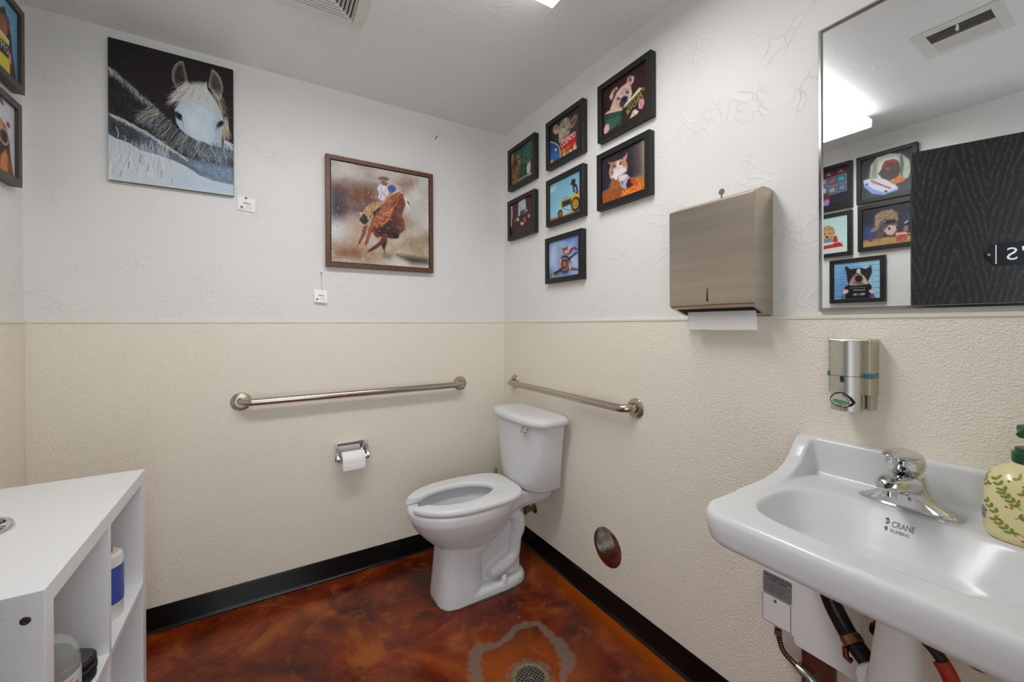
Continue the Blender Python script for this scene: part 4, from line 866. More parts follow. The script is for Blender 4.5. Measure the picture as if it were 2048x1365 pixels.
MB().tube([(-.449, -.001, 2.298), (-.447, -.016, 2.304), (-.444, -.02, 2.312)], .0022, 8).build('shank', mat('dull_steel', (120, 112, 104), .4, metal=1), nail)
MB().lathe([(0, 0), (.0045, 0), (.0045, .0015), (0, .002)], (-.4445, -.02, 2.311), (.2,-.6,.8), 10).build('head', bpy.data.materials['dull_steel'], nail)

# ------------------------------------------------------------------ grab bars
def grab_bar(label, wall, a0, a1, z):
    t = thing('grab_bar', label, 'grab bar', tuple(wallpt(wall, (a0+a1)/2, z, 0)), 'steel grab bars around the toilet')
    s = 1 if a1 > a0 else -1; D = .056; r = .0165; rb = .045
    path = [(a0, .0), (a0, .012)]
    for i in range(7):
        an = math.pi/2*i/6; path.append((a0+s*rb*(1-math.cos(an)), D-rb+rb*math.sin(an)))
    for i in range(7):
        an = math.pi/2*i/6; path.append((a1-s*rb*(1-math.sin(an)), D-rb+rb*math.cos(an)))
    path += [(a1, .012), (a1, 0)]
    MB().tube([wallpt(wall, a, z, d) for a, d in path], r, 20).build('bar', M['bar'], t)
    for a in (a0, a1):
        n = WALL[wall][1]
        MB().lathe([(0, .002), (.040, .002), (.0405, .006), (.038, .0095), (.030, .012), (.019, .0125), (.0185, .009)], wallpt(wall, a, z, 0), tuple(n), 36).build('flange', M['bar'], t)
grab_bar('long steel grab bar on the back wall above the toilet paper', 'B', -1.367, -.306, .912)
grab_bar('steel grab bar on the right wall above the toilet tank', 'R', -.128, -1.050, .913)

# ------------------------------------------------------------------ toilet paper
tp = thing('paper_holder', 'chrome toilet paper holder on the beige back wall', 'holder', (-.905, -PT, .60))
MB().prism(rrect(-.980, -.828, .572, .664, .006), 'y', -PT, -.012).build('plate', M['chrome'], tp, True, .002)
for x0, x1 in ((-.980, -.969), (-.842, -.829)):
    MB().prism([(-.004, .664), (-.030, .656), (-.060, .628), (-.078, .604), (-.078, .590), (-.066, .580), (-.050, .590), (-.030, .604), (-.004, .610)], 'x', x0, x1).build('arm', M['chrome'], tp, True, .003)
for x, a in ((-.969, 1), (-.842, -1)): MB().lathe([(0, 0), (.013, 0), (.013, .008), (.009, .014), (0, .014)], (x, -.066, .597), (a, 0, 0), 20).build('spindle_cap', M['chrome'], tp)
roll = thing('toilet_paper_roll', 'white toilet paper roll on the chrome holder', 'toilet paper', (-.905, -.066, .597))
m = MB(); m.rings([[(x, -.066+r*math.cos(2*math.pi*k/40), .593+r*math.sin(2*math.pi*k/40)) for k in range(40)] for x, r in ((-.958,.021),(-.958,.037),(-.956,.039),(-.856,.039),(-.854,.037),(-.854,.021))], closed=True)
m.build('paper', M['paper'], roll); MB().lathe([(.0195,0),(.021,0),(.021,.104),(.0195,.104)], (-.958,-.066,.593), 'x', 24).build('core', mat('cardboard', (176, 156, 130), .9), roll)
m = MB(); m.add([(-.957,-.104,.60),(-.855,-.104,.60),(-.855,-.1055,.57),(-.957,-.1055,.57),(-.957,-.104,.550),(-.855,-.104,.553)], [(0,1,2,3),(3,2,5,4)]); m.build('loose_end', M['paper'], roll, False)

# ------------------------------------------------------------------ round access cover
cov = thing('access_cover', 'round stainless cover plate low on the right wall', 'cover', (-PT, -.887, .278))
MB().lathe([(0, 0), (.083, 0), (.083, .0008), (.078, .003), (.05, .0042), (0, .0046)], (-PT, -.887, .279), (-1,0,0), 48).build('plate', mat('polished_steel', (186, 176, 166), .12, metal=1, var=.12, vscale=40), cov)
MB().lathe([(0, .004), (.0075, .004), (.0065, .0075), (.003, .008), (.0, .0072)], (-PT, -.887, .279), (-1,0,0), 16).build('screw', M['chrome'], cov)

# ------------------------------------------------------------------ floor drain
dr = thing('floor_drain', 'round brass-toned floor drain grate in the stained floor', 'drain', (DR[0], DR[1], 0))
M['drain'] = mat('aged_brass', (146, 134, 100), .45, metal=.6, var=.25, vscale=120)
MB().lathe([(.0505, .0004), (.0505, .003), (.054, .0042), (.064, .004), (.070, .0018), (.070, .0004)], (*DR, 0), 'z', 48).build('rim', M['drain'], dr)
MB().lathe([(0, .0003), (.052, .0003), (.052, .0008), (0, .0008)], (*DR, 0), 'z', 32).build('drain_well', M['dark'], dr)
ca, sa = math.cos(.42), math.sin(.42)
m = MB()
for i in range(-4, 5):
    o = i*.0112; L = math.sqrt(max(0, .0515**2-o*o))
    for (dx, dy) in ((ca, sa), (-sa, ca)):
        c = Vector((DR[0]-dy*o, DR[1]+dx*o, 0)); m.obox(c, (dx, dy, 0), (-dy, dx, 0), (0,0,1), (-L, L), (-.0017, .0017), (.0009, .0028))
m.build('grate', mat('grate_metal', (150, 144, 134), .4, metal=.7), dr, False)
MB().obox((DR[0], DR[1], 0), (ca, -sa, 0), (sa, ca, 0), (0,0,1), (-.0075, .0075), (-.0045, .0045), (.0009, .0034)).build('latch', M['drain'], dr, False, .001)

# ------------------------------------------------------------------ paper towel dispenser
dsp = thing('towel_dispenser', 'brushed steel paper towel dispenser on the right wall', 'dispenser', (0, -1.427, 1.274))
dy0, dy1 = -1.567, -1.287
sec = [(0, 1.274), (0, 1.643), (-.012, 1.6465), (-.049, 1.6465), (-.101, 1.625), (-.101, 1.309), (-.092, 1.302), (-.02, 1.277)]
MB().prism([(x, z) for x, z in sec], 'y', dy0, dy1).build('cabinet', M['disp'], dsp, False, .0025)
MB().box(-.1022, -.1005, dy0+.0005, dy1-.0005, 1.3105, 1.6235).build('front_door', M['disp'], dsp, False, .0007); fdoor = COL.objects[-1]
MB().prism([(-1.4262, 1.362), (-1.4238, 1.362), (-1.4222, 1.324), (-1.4232, 1.320), (-1.4268, 1.320), (-1.4278, 1.324)], 'x', -.1026, -.1015).build('sight_slot', M['dark'], fdoor, False)
m = MB(); q_ = lambda o: [(-.082+o, -1.545, 1.3), (-.03+o, -1.545, 1.281), (-.03+o, -1.305, 1.281), (-.082+o, -1.305, 1.3)]
m.rings([[(-.082, -1.552, 1.2985), (-.035, -1.552, 1.2822), (-.035, -1.302, 1.2822), (-.082, -1.302, 1.2985)], [(-.0815, -1.552, 1.2975), (-.0345, -1.552, 1.2812), (-.0345, -1.302, 1.2812), (-.0815, -1.302, 1.2975)]]).build('towel_slot', M['dark'], dsp, False)
key = MB().box(-.0775, -.0755, -1.4595, -1.4545, 1.634, 1.646); key.lathe([(0, -.001), (.0095, -.001), (.0095, .001), (0, .001)], (-.0765, -1.457, 1.655), 'x', 18)
key.build('key', M['bar'], dsp, False)
tw = MB(); pr = [(-.058, 1.292), (-.0585, 1.275), (-.0605, 1.255), (-.063, 1.232)]
tn = 14
for i in range(len(pr)-1): pass
vs = []
for x, z in pr:
    for k_ in range(tn+1):
        y = -1.548+(.222)*k_/tn; f = (1.292-z)/.06; y2 = y-.007*f
        vs.append((x+.0015*math.sin(k_*1.3)*f, y2, z+(random.uniform(-.0012, .0012) if z < 1.24 else 0)))
fs = [(r*(tn+1)+c, r*(tn+1)+c+1, (r+1)*(tn+1)+c+1, (r+1)*(tn+1)+c) for r in range(len(pr)-1) for c in range(tn)]
tw.add(vs, fs)
k = N('towel_paper'); k.b.inputs['Base Color'].default_value = lin((250, 250, 250)); k.b.inputs['Roughness'].default_value = .9
tr_ = k.n('ShaderNodeBsdfTranslucent'); tr_.inputs[0].default_value = (.95, .95, .95, 1); mx_ = k.n('ShaderNodeMixShader'); mx_.inputs[0].default_value = .4
k.l(k.b.outputs[0], mx_.inputs[1]); k.l(tr_.outputs[0], mx_.inputs[2]); k.l(mx_.outputs[0], k.out.inputs[0]); k.bump(k.noise(160, 2), .15, .001)
two = tw.build('paper_towel', k.m, None)
tag(two, 'white paper towel hanging out of the steel dispenser', 'paper towel')

# ------------------------------------------------------------------ mirror
mir = thing('wall_mirror', 'rectangular wall mirror with thin chrome frame above the sink', 'mirror', (0, -1.915, 1.283))
my0, my1, mz0, mz1 = -2.144, -1.6865, 1.2825, 2.0295
MB().box(-.007, -.001, my0+.004, my1-.004, mz0+.004, mz1-.004).build('mirror_glass', M['mirror'], mir, False)
def mrect(i, x): return [(x, my0+i, mz0+i), (x, my1-i, mz0+i), (x, my1-i, mz1-i), (x, my0+i, mz1-i)]
MB().rings([mrect(0, -.0005), mrect(0, -.011), mrect(.0012, -.0125), mrect(.0065, -.0125), mrect(.008, -.011), mrect(.008, -.0073), mrect(.005, -.0005)], closed=True).build('frame', mat('bright_chrome', (170, 168, 164), .12, metal=1), mir, False)

# ------------------------------------------------------------------ soap dispenser on the wall
sd = thing('soap_dispenser', 'silver wall soap dispenser with teal windows above the sink', 'dispenser', (-PT, -1.763, 1.04))
M['satin'] = mat('satin_silver', (196, 194, 186), .3, metal=.75); M['satin2'] = mat('satin_champagne', (186, 180, 160), .35, metal=.55)
yc = -1.766; hw = .044
# rear body with side wings, front bowed cover
MB().prism(rrect(-.052, -PT, yc-hw, yc+hw, .006), 'z', 1.078, 1.205).build('body', M['satin2'], sd, True, .001)
MB().prism(rrect(-.054, -PT, yc-hw-.001, yc+hw+.001, .007), 'z', 1.203, 1.211).build('top_lid', M['satin'], sd, True, .002)
fr = [(-.048, yc-.026), (-.048, yc+.034)]
def bow(d): return [(-.046, yc-.026), (-.046, yc+.034)]+[(-.046-d-.012*math.sin(math.pi*i/10), yc+.034-.060*i/10) for i in range(11)]
MB().prism(bow(.018), 'z', 1.036, 1.2085).build('front_cover', M['satin'], sd, True, .0015)
MB().prism(bow(.0184), 'z', 1.1215, 1.1225).build('seam', M['ink'], sd, False)
for y0, y1 in ((yc-hw-.0008, yc-.027), (yc+.035, yc+hw+.0008)):
    MB().box(-.0528, -.01, y0, y1, 1.118, 1.130).build('level_window', mat('teal_window', (54, 112, 130), .15), sd, False, .001)
MB().prism(rrect(yc+.001, yc+.009, 1.107, 1.122, .0035), 'x', -.0775, -.0755).build('indicator', mat('dark_teal', (18, 50, 62), .2), sd, True)
btn = [(yc-.020, 1.060), (yc-.012, 1.072), (yc+.004, 1.084), (yc+.020, 1.080), (yc+.030, 1.068), (yc+.031, 1.058), (yc+.020, 1.048), (yc+.002, 1.045), (yc-.012, 1.050)]
MB().prism(btn, 'x', -.060, -.0795).build('push_button', M['ink'], sd, False, .004); pb = COL.objects[-1]
MB().prism([(yc+.005+(y-yc-.005)*.86, 1.063+(z-1.063)*.86) for y, z in btn], 'x', -.075, -.084).build('button_face', M['chrome'], pb, False, .003)
MB().prism([(yc-.010, 1.060), (yc+.0, 1.064), (yc+.020, 1.066), (yc+.022, 1.060), (yc+.006, 1.054)], 'x', -.0835, -.0845).build('button_logo', mat('green_print', (90, 140, 96), .5), pb, False)
for y in (yc-.036, yc-.030): pass
MB().box(-.040, -.010, yc-.042, yc-.030, 1.040, 1.082).box(-.044, -.010, yc-.0275, yc-.020, 1.040, 1.082).build('nozzle', M['satin2'], sd, False, .003)

# ------------------------------------------------------------------ wash basin
SY0, SY1 = -2.155, -1.640        # right and left ends
def basin_mesh():
    m = MB(); x1 = -.002
    # slab with rounded front corners
    def plan(i, xf): return [(x1, SY0+i), (x1, SY1-i)]+arc(xf+.055, SY1-i-.055, .055, 90, 180, 6)+arc(xf+.055, SY0+i+.055, .055, 180, 270, 6)
    m.rings([[(x, y, z) for x, y in plan(i, xf)] for z, i, xf in ((.783, .012, -.462), (.795, .004, -.472), (.825, 0, -.478), (.846, .0, -.478), (.856, .005, -.472))])
    # underside bowl
    m.rings([[(x, y, z) for x, y in sellipse(-.255, (SY0+SY1)/2, a, b, 3.2, 40)] for z, a, b in ((.735, .09, .11), (.76, .13, .15), (.80, .17, .18))])
    # back splash and swept end wings
    m.box(-.034, x1, SY0+.001, SY1-.001, .78, .949)
    wing = [(x1, .80), (x1, .9485), (-.028, .9485), (-.045, .940), (-.062, .925), (-.082, .903), (-.105, .886), (-.138, .873), (-.19, .8645), (-.26, .8605), (-.36, .859), (-.43, .857), (-.44, .80)]
    m.prism(wing, 'y', SY1-.040, SY1-.001); m.prism(wing, 'y', SY0+.001, SY0+.040)
    # front rim swell
    cut = MB(); yc_ = (SY0+SY1)/2
    def cv(z, xb, xf, hy): return [(x, y, z) for x, y in sellipse((xb+xf)/2, yc_, abs(xb-xf)/2, hy, 3.6, 56)]
    cut.rings([cv(.90, -.138, -.418, .206), cv(.862, -.140, -.416, .204), cv(.850, -.150, -.408, .197), cv(.82, -.172, -.396, .184), cv(.78, -.200, -.372, .160), cv(.755, -.228, -.345, .12), cv(.748, -.262, -.312, .05)])
    return fuse(m, .0045, 9, [cut], 'basin')
sink = thing('wash_basin', 'white porcelain wall sink with raised back splash', 'sink', (0, -1.881, .70))
me = shift_mesh(basin_mesh(), (0, -1.881, .70)); b_ = link('basin', me, M['porc'], sink, True, angle=80)
M['greyink'] = mat('grey_print', (96, 98, 104), .5)
from mathutils.bvhtree import BVHTree
_bv = BVHTree.FromPolygons([v.co.copy() for v in me.vertices], [tuple(p.vertices) for p in me.polygons])
def stamp(ob, lift=.0011):
    # print that follows the glaze: drop every point on to the basin
    bm = bmesh.new(); bm.from_mesh(ob.data); bmesh.ops.triangulate(bm, faces=bm.faces); bmesh.ops.subdivide_edges(bm, edges=bm.edges, cuts=2, use_grid_fill=True); bm.to_mesh(ob.data); bm.free()
    for v in ob.data.vertices:
        h = _bv.ray_cast(Vector((v.co.x, v.co.y, .4)), Vector((0, 0, -1)))
        if h[0] is not None: v.co.z = h[0].z+lift
lo = Vector((-.167, -1.877, .86)); lu = Vector((0, -1, 0)); lv = Vector((1, 0, 0))
stamp(text('lettering', 'CRANE', .0104, lo, lu, lv, M['greyink'], b_, 'LEFT', 0., 1.05))
stamp(text('lettering', 'PLUMBING', .0058, lo-lv*.0068, lu, lv, M['greyink'], b_, 'LEFT', 0., 1.05))
lg = MB()
for pts in ([(-.011,.008),(-.007,.010),(-.004,.007),(-.008,.005)], [(-.010,.003),(-.004,.006),(-.003,.004),(-.008,.001)], [(-.010,-.003),(-.006,-.001),(-.004,-.005),(-.007,-.007)]):
    lg.add([lo+lu*a+lv*b for a, b in pts], [(0, 1, 2, 3)])
stamp(lg.build('printed_logo', M['greyink'], b_, False))

# faucet
fa = thing('faucet', 'chrome single-handle faucet on the white sink', 'faucet', (-.088, -1.885, .856))
FX, FY, FZ = -.098, -1.885, .856
def fring(z, a, b, e=2.4, dx=0, n=40): return [(FX+dx+x, FY+y, z) for x, y in sellipse(0, 0, a, b, e, n)]
MB().rings([fring(FZ, .031, .083), fring(FZ+.004, .0315, .0835), fring(FZ+.007, .029, .081), fring(FZ+.008, .025, .076)]).build('base_plate', M['chrome'], fa)
body = MB().rings([fring(FZ+.004, .029, .079, 2.6), fring(FZ+.012, .0295, .070, 2.4), fring(FZ+.020, .030, .056, 2.4, -.001), fring(FZ+.032, .031, .042, 2.4, -.002), fring(FZ+.048, .032, .034, 2.4, -.004), fring(FZ+.062, .032, .031, 2.3, -.006), fring(FZ+.074, .031, .030, 2, -.008), fring(FZ+.079, .024, .024, 2, -.009)]).build('body', M['chrome'], fa)
sp = MB(); rs = []
for x, zc_, hh, ww in ((-.085, .904, .026, .029), (-.125, .908, .025, .029), (-.16, .916, .021, .0275), (-.19, .923, .0165, .0255), (-.208, .926, .0135, .022), (-.220, .926, .010, .017), (-.224, .9255, .005, .009)):
    rs.append([(x, FY+y, zc_+z) for y, z in sellipse(0, 0, ww, hh, 3.0, 28)])
sp.rings(rs); sp.build('spout', M['chrome'], body)
MB().lathe([(0, 0), (.0115, 0), (.0115, .012), (.010, .016)], (-.203, FY, .900), 'z', 20).build('aerator', M['chrome'], body)
hd = MB(); hr = []
for z, r, dx in ((.934, .018, -.012), (.937, .027, -.014), (.944, .032, -.016), (.954, .0345, -.018), (.964, .0340, -.020), (.974, .0290, -.023), (.982, .019, -.027), (.9855, .007, -.030)):
    hr.append([(FX+dx+x, FY+y, z) for x, y in sellipse(0, 0, r, r*.97, 2, 36)])
hd.rings(hr)
bk = []
for x, zc_, hh, ww in ((-.110, .970, .013, .028), (-.145, .975, .0105, .0265), (-.170, .9785, .0075, .0225), (-.190, .981, .0045, .017), (-.203, .9825, .002, .009)):
    bk.append([(x, FY+y, zc_+z) for y, z in sellipse(0, 0, ww, hh, 2.2, 24)])
hd.rings(bk)
hand = link('handle', shift_mesh(fuse(hd, .0016, 5, name='handle'), fa.location), M['chrome'], fa, True, angle=80)
MB().lathe([(0, 0), (.004, 0), (.004, .0015), (0, .0018)], (-.1465, FY-.006, .949), (-1,0,-.2), 12).build('set_screw', M['ink'], hand)
MB().lathe([(0, 0), (.0045, 0), (.0035, .002), (0, .0022)], (FX-.0305, FY-.010, FZ+.026), (-1,0,.1), 12).build('index_button', M['chrome'], body)

# pump bottle with leaf print
bt = thing('soap_bottle', 'cream soap bottle with green leaf print and dark green pump', 'bottle', (-.092, -2.050, .857))
BX, BY, BZ = -.096, -2.052, .8555
def bring(z, a, e=3.0): return [(BX+x, BY+y, z) for x, y in sellipse(0, 0, a, a*1.06, e, 56)]
prof_b = ((0, .046, 3), (.004, .051, 3), (.015, .0545, 3.2), (.06, .0545, 3.2), (.095, .0535, 3.2), (.112, .050, 3), (.124, .042, 2.6), (.132, .033, 2.3), (.1375, .0245, 2), (.142, .022, 2))
MB().rings([bring(BZ+z, a, e) for z, a, e in prof_b]).build('bottle_body', mat('cream_glaze', (232, 220, 168), .2, coat=.3), bt)
MB().lathe([(0, 0), (.0245, 0), (.0255, .002), (.0255, .018), (.022, .020), (.021, .027), (0, .028)], (BX, BY, BZ+.140), 'z', 32).build('collar', mat('dark_green_plastic', (20, 74, 44), .3), bt)
G_ = bpy.data.materials['dark_green_plastic']
MB().lathe([(0, 0), (.0085, 0), (.0085, .018), (0, .018)], (BX, BY, BZ+.166), 'z', 20).build('pump_neck', M['white'], bt)
MB().lathe([(0, 0), (.0105, 0), (.0105, .012), (.018, .013), (.0195, .019), (.0185, .025), (.012, .027), (0, .0275)], (BX, BY, BZ+.182), 'z', 28).build('pump_head', G_, bt)
MB().tube([(BX-.01, BY+.002, BZ+.202), (BX-.03, BY+.006, BZ+.2015), (BX-.043, BY+.008, BZ+.196)], [.009, .008, .006], 14).build('pump_spout', G_, bt)
def bsurf(th, z):
    """point and frame on the bottle side; th measured from -x towards +y"""
    zz = z-BZ; i = 0
    while i < len(prof_b)-2 and prof_b[i+1][0] < zz: i += 1
    f = (zz-prof_b[i][0])/(prof_b[i+1][0]-prof_b[i][0]); a = prof_b[i][1]*(1-f)+prof_b[i+1][1]*f; e = prof_b[i][2]*(1-f)+prof_b[i+1][2]*f
    c, s_ = -math.cos(th), math.sin(th); r = (abs(c/a)**e+abs(s_/(a*1.06))**e)**(-1/e)
    return Vector((BX+c*r, BY+s_*r, z))
def decal(th, z, pts, m, out=.0004):
    """flat shape wrapped on the bottle; pts in metres (right, up)"""
    rs = []
    for o in (-.0005, out):
        ring = []
        for a, b in pts:
            p = bsurf(th-a/.054, min(z+b, BZ+.136)); n_ = Vector((p.x-BX, p.y-BY, 0)).normalized(); ring.append(p+n_*o)
        rs.append(ring)
    mb = MB(); mb.rings(rs); return mb
leaf_m, stem_m, berry_m = mat('leaf_print', (132, 146, 52), .35), mat('stem_print', (84, 72, 40), .4), mat('berry_print', (168, 62, 40), .35)
lv_, st_, be_ = MB(), MB(), MB()
rb_ = random.Random(5)
for th, z, ang, n, L in [(.05, .112, 2.5, 2, .022), (.55, .100, 2.2, 3, .026), (-.42, .104, 2.2, 3, .028), (.30, .078, 2.3, 4, .030), (-.12, .090, 2.6, 2, .022), (-.55, .072, 2.4, 3, .028), (.02, .056, .5, 3, .028), (.70, .056, 2.3, 3, .024), (.42, .028, 2.4, 4, .030), (-.35, .040, 2.5, 3, .028), (-.80, .03, 2.4, 3, .030), (-.9, .10, 2.4, 3, .03), (.0, .018, 2.5, 2, .022), (.98, .10, 2.3, 3, .024)]:
    z = BZ+z; c, s_ = math.cos(ang), math.sin(ang)
    def T_(a, b): return (a*c-b*s_, a*s_+b*c)
    d = decal(th, z, [T_(*q) for q in ((-L/2, -.0004), (L/2, -.0004), (L/2, .0004), (-L/2, .0004))], None); st_.add(d.v, d.f)
    for i in range(n):
        for sd_ in (-1, 1):
            a0 = -L/2+L*(.2+.75*i/max(1, n-1)); la = .0098; an = .75*sd_
            lp = [(0, 0), (la*.35, .0024), (la*.7, .0021), (la, 0), (la*.7, -.0021), (la*.35, -.0024)]
            q = [T_(a0+x*math.cos(an)-y*math.sin(an), x*math.sin(an)+y*math.cos(an)) for x, y in lp]
            if max(abs(y_) for _, y_ in q)+z > BZ+.134 or z-max(abs(y_) for _, y_ in q) < BZ+.003: continue
            d = decal(th, z, q, None, .0006); lv_.add(d.v, d.f)
    for k_ in range(2):
        a, b = rb_.uniform(-.016, .016), rb_.uniform(-.014, .014)
        if BZ+.005 < z+b < BZ+.13: d = decal(th, z, [(a+.0017*math.cos(j*1.05), b+.0017*math.sin(j*1.05)) for j in range(6)], None, .0005); be_.add(d.v, d.f)
for mb_, nm_, mm_ in ((lv_, 'leaf_print', leaf_m), (st_, 'stem_print', stem_m), (be_, 'berry_print', berry_m)):
    mb_.build(nm_, mm_, bt, False)['kind'] = 'stuff'
d = decal(1.02, BZ+.045, [(-.012, -.017), (.012, -.017), (.012, .017), (-.012, .017)], None, .0009); d.build('barcode_sticker', M['white'], bt, False)
m = MB()
for i in range(5): d = decal(1.02, BZ+.045, [(-.006+i*.0028, -.012), (-.0045+i*.0028, -.012), (-.0045+i*.0028, .008), (-.006+i*.0028, .008)], None, .0012); m.add(d.v, d.f)
m.build('barcode', mat('pale_print', (150, 154, 166), .5), bt, False)

# ------------------------------------------------------------------ under the sink
ht = thing('water_heater', 'white box water heater with grey label under the sink', 'water heater', (-PT, -1.69, .415))
hy0, hy1 = -1.812, -1.573
MB().box(-.078, -PT, hy0, hy1, .415, .60).build('case', M['white'], ht, False, .004)
MB().rings([[(-.076, y, z) for y, z in ((-1.652, .418), (-1.652, .598), (hy0+.001, .598), (hy0+.001, .418))], [(-.092, y, z) for y, z in ((-1.662, .405), (-1.662, .598), (hy0+.006, .598), (hy0+.006, .405))]]).build('cover', M['white'], ht, False, .006)
MB().box(-.0788, -.076, -1.646, -1.576, .421, .494).build('access_panel', M['white'], ht, False, .0006)
MB().box(-.0783, -.0775, -1.6476, -1.5745, .4195, .4955).build('panel_seam', M['greyink'], ht, False)
MB().prism(rrect(-1.6495, -1.5765, .498, .558, .005), 'x', -.0775, -.0792).build('rating_label', mat('label_silver', (128, 128, 128), .5), ht, False); rlab = COL.objects[-1]
text('lettering', 'INSTANT-FLOW', .0098, (-.0794, -1.581, .5465), (0,-1,0), (0,0,1), M['ink'], rlab, 'LEFT', .0002, .98)
text('lettering', 'WATER HEATER', .0070, (-.0794, -1.588, .5385), (0,-1,0), (0,0,1), M['ink'], rlab, 'LEFT', .0002, .98)
m = MB()
for i in range(6): m.box(-.0795, -.0791, -1.646+(i % 3)*.006, -1.580, .533-i*.0052, .5335-i*.0052)
for a in (-1.6, -1.622): m.box(-.0795, -.0791, a-.0003, a, .502, .522)
m.build('label_lines', M['ink'], rlab, False)
MB().lathe([(0, 0), (.0042, 0), (.0035, .002), (.001, .0025), (0, .0016)], (-.0788, -1.608, .486), (-1,0,0), 14).build('screw', M['greyink'], ht)

# flexible conduit down to the wall plate
cn = thing('flexible_conduit', 'thin ribbed metal conduit curling from the heater to the wall box', 'conduit', (-.04, -1.6, .41))
path = spline([(-.04, -1.597, .416), (-.04, -1.597, .385), (-.040, -1.601, .357), (-.042, -1.612, .335), (-.044, -1.632, .325), (-.046, -1.648, .320)], 8)
MB().tube(path, .0062, 12).build('core', M['ink'], cn)
m = MB(); 
for i in range(0, len(path)-1, 2):
    t_ = (path[i+1]-path[i]).normalized(); m.lathe([(.0060, -.0014), (.0074, -.0010), (.0074, .0010), (.0060, .0014)], path[i], tuple(t_), 12)
m.build('ribs', mat('conduit_metal', (150, 134, 112), .35, metal=.9), cn)
MB().lathe([(.006, 0), (.010, 0), (.010, .016), (.006, .016)], (-.04, -1.597, .372), 'z', 14).build('coupling', M['bar'], cn)
vb = thing('conduit_fitting', 'rounded silver conduit elbow on the brown plate', 'fitting', (-.045, -1.665, .31))
MB().tube([(-.046, -1.646, .321), (-.046, -1.662, .316), (-.046, -1.684, .307), (-.046, -1.692, .303)], [.009, .0125, .0135, .010], 16).build('elbow', mat('cast_metal', (186, 190, 192), .3, metal=.9), vb)
MB().tube([(-.046, -1.684, .307), (-.020, -1.684, .307)], .009, 14).build('rear_nipple', bpy.data.materials['cast_metal'], vb)
MB().lathe([(0, 0), (.004, 0), (.004, .006), (0, .006)], (-.046, -1.655, .330), 'z', 10).lathe([(0, 0), (.004, 0), (.004, .005), (0, .005)], (-.058, -1.672, .312), (-1,0,0), 10).build('screws', M['bar'], vb)
bp = thing('wall_plate', 'reddish brown metal plate on the wall below the heater', 'plate', (-PT, -1.68, .14))
MB().box(-.022, -PT, -1.722, -1.648, .14, .40).build('plate', mat('brown_paint', (104, 56, 42), .45, var=.2, vscale=12), bp, False, .0015)
MB().lathe([(0, 0), (.004, 0), (.003, .002), (0, .0022)], (-.022, -1.685, .374), (-1,0,0), 12).build('screw', M['greyink'], bp)

hs = thing('drain_hose', 'thick black rubber hose curving beneath the sink', 'hose', (-.17, -1.78, .60))
hp_ = spline([(-.16, -1.755, .71), (-.165, -1.760, .66), (-.168, -1.772, .615), (-.172, -1.790, .585), (-.180, -1.812, .560), (-.19, -1.835, .545), (-.20, -1.855, .535)], 6)
MB().tube(hp_, .0185, 18).build('hose', mat('black_hose', (16, 16, 17), .35), hs)
pc = hp_[-12]; tdir = (hp_[-11]-hp_[-13]).normalized()
MB().lathe([(.0188, -.008), (.0208, -.008), (.0208, .008), (.0188, .008)], pc, tuple(tdir), 26).build('clamp_band', mat('brass_band', (156, 122, 86), .35, metal=.9), hs); band = COL.objects[-1]
m = MB()
for i in range(7):
    an = .25*i+2.6; u_ = tdir.orthogonal().normalized(); w_ = tdir.cross(u_); rad = u_*math.cos(an)+w_*math.sin(an)
    m.obox(pc+rad*.0205, tdir, rad, tdir.cross(rad), (-.0055, .0055), (0, .0006), (-.0012, .0012))
m.build('clamp_slots', M['ink'], band, False)
MB().tube([pc+Vector((-.018, .006, -.012)), pc+Vector((-.020, .004, -.030)), pc+Vector((-.016, -.004, -.036))], .006, 12).build('clamp_screw', mat('copper_screw', (140, 84, 62), .35, metal=.9), hs)

tc = thing('trap_cover', 'white plastic cover hanging around the sink drain pipe', 'cover', (-.255, -1.905, .44))
def tring(z, y0, y1, d0, d1): return [(x, y, z) for x, y in sellipse((d0+d1)/2, (y0+y1)/2, abs(d1-d0)/2, abs(y1-y0)/2, 2.6, 36)]
MB().rings([tring(.44, -1.955, -1.862, -.30, -.20), tring(.52, -1.948, -1.866, -.297, -.203), tring(.60, -1.943, -1.873, -.292, -.21), tring(.70, -1.938, -1.885, -.287, -.22)]).build('shroud', M['white'], tc)
MB().rings([[(x, y, z) for x, y in ((-.245, -1.900), (-.262, -1.900), (-.262, yv), (-.245, yv))] for z, yv in ((.44, -1.868), (.49, -1.868), (.53, -1.852), (.545, -1.848), (.56, -1.852), (.58, -1.872), (.59, -1.89))]).build('flap', M['white'], tc, True, .002)
MB().tube([(-.25, -1.905, .71), (-.25, -1.905, .66)], .02, 20).build('tail_pipe', M['chrome'], tc)
sv = thing('shutoff_valve', 'small metal valve beside the white drain cover', 'valve', (-.12, -1.86, .60))
MB().tube([(-.06, -1.835, .62), (-.12, -1.845, .60)], .007, 12).tube([(-.12, -1.845, .60), (-.15, -1.852, .592)], .010, 12).build('body', mat('dull_brass', (120, 100, 70), .4, metal=.9), sv)
MB().lathe([(0, 0), (.017, 0), (.017, .010), (0, .012)], (-.15, -1.853, .592), (-.8, -.2, -.2), 14).build('knob', M['ink'], sv)
def braided(label, pts, r, m):
    t = thing('supply_line', label, 'hose', pts[0]); MB().tube(spline(pts, 8), r, 12).build('hose', m, t); return t
M['braid'] = mat('dark_braid', (58, 44, 32), .5, var=.5, vscale=500)
braided('dark braided supply line running under the sink to the right', [(-.10, -1.905, .665), (-.125, -1.938, .645), (-.145, -1.97, .622), (-.135, -2.00, .607), (-.11, -2.04, .63), (-.08, -2.07, .68)], .0085, M['braid'])
rl = braided('dark supply line with a red tag bending down behind the drain cover', [(-.12, -1.88, .63), (-.135, -1.915, .612), (-.145, -1.94, .597), (-.145, -1.957, .572), (-.14, -1.965, .535), (-.13, -1.968, .47)], .0105, M['braid'])
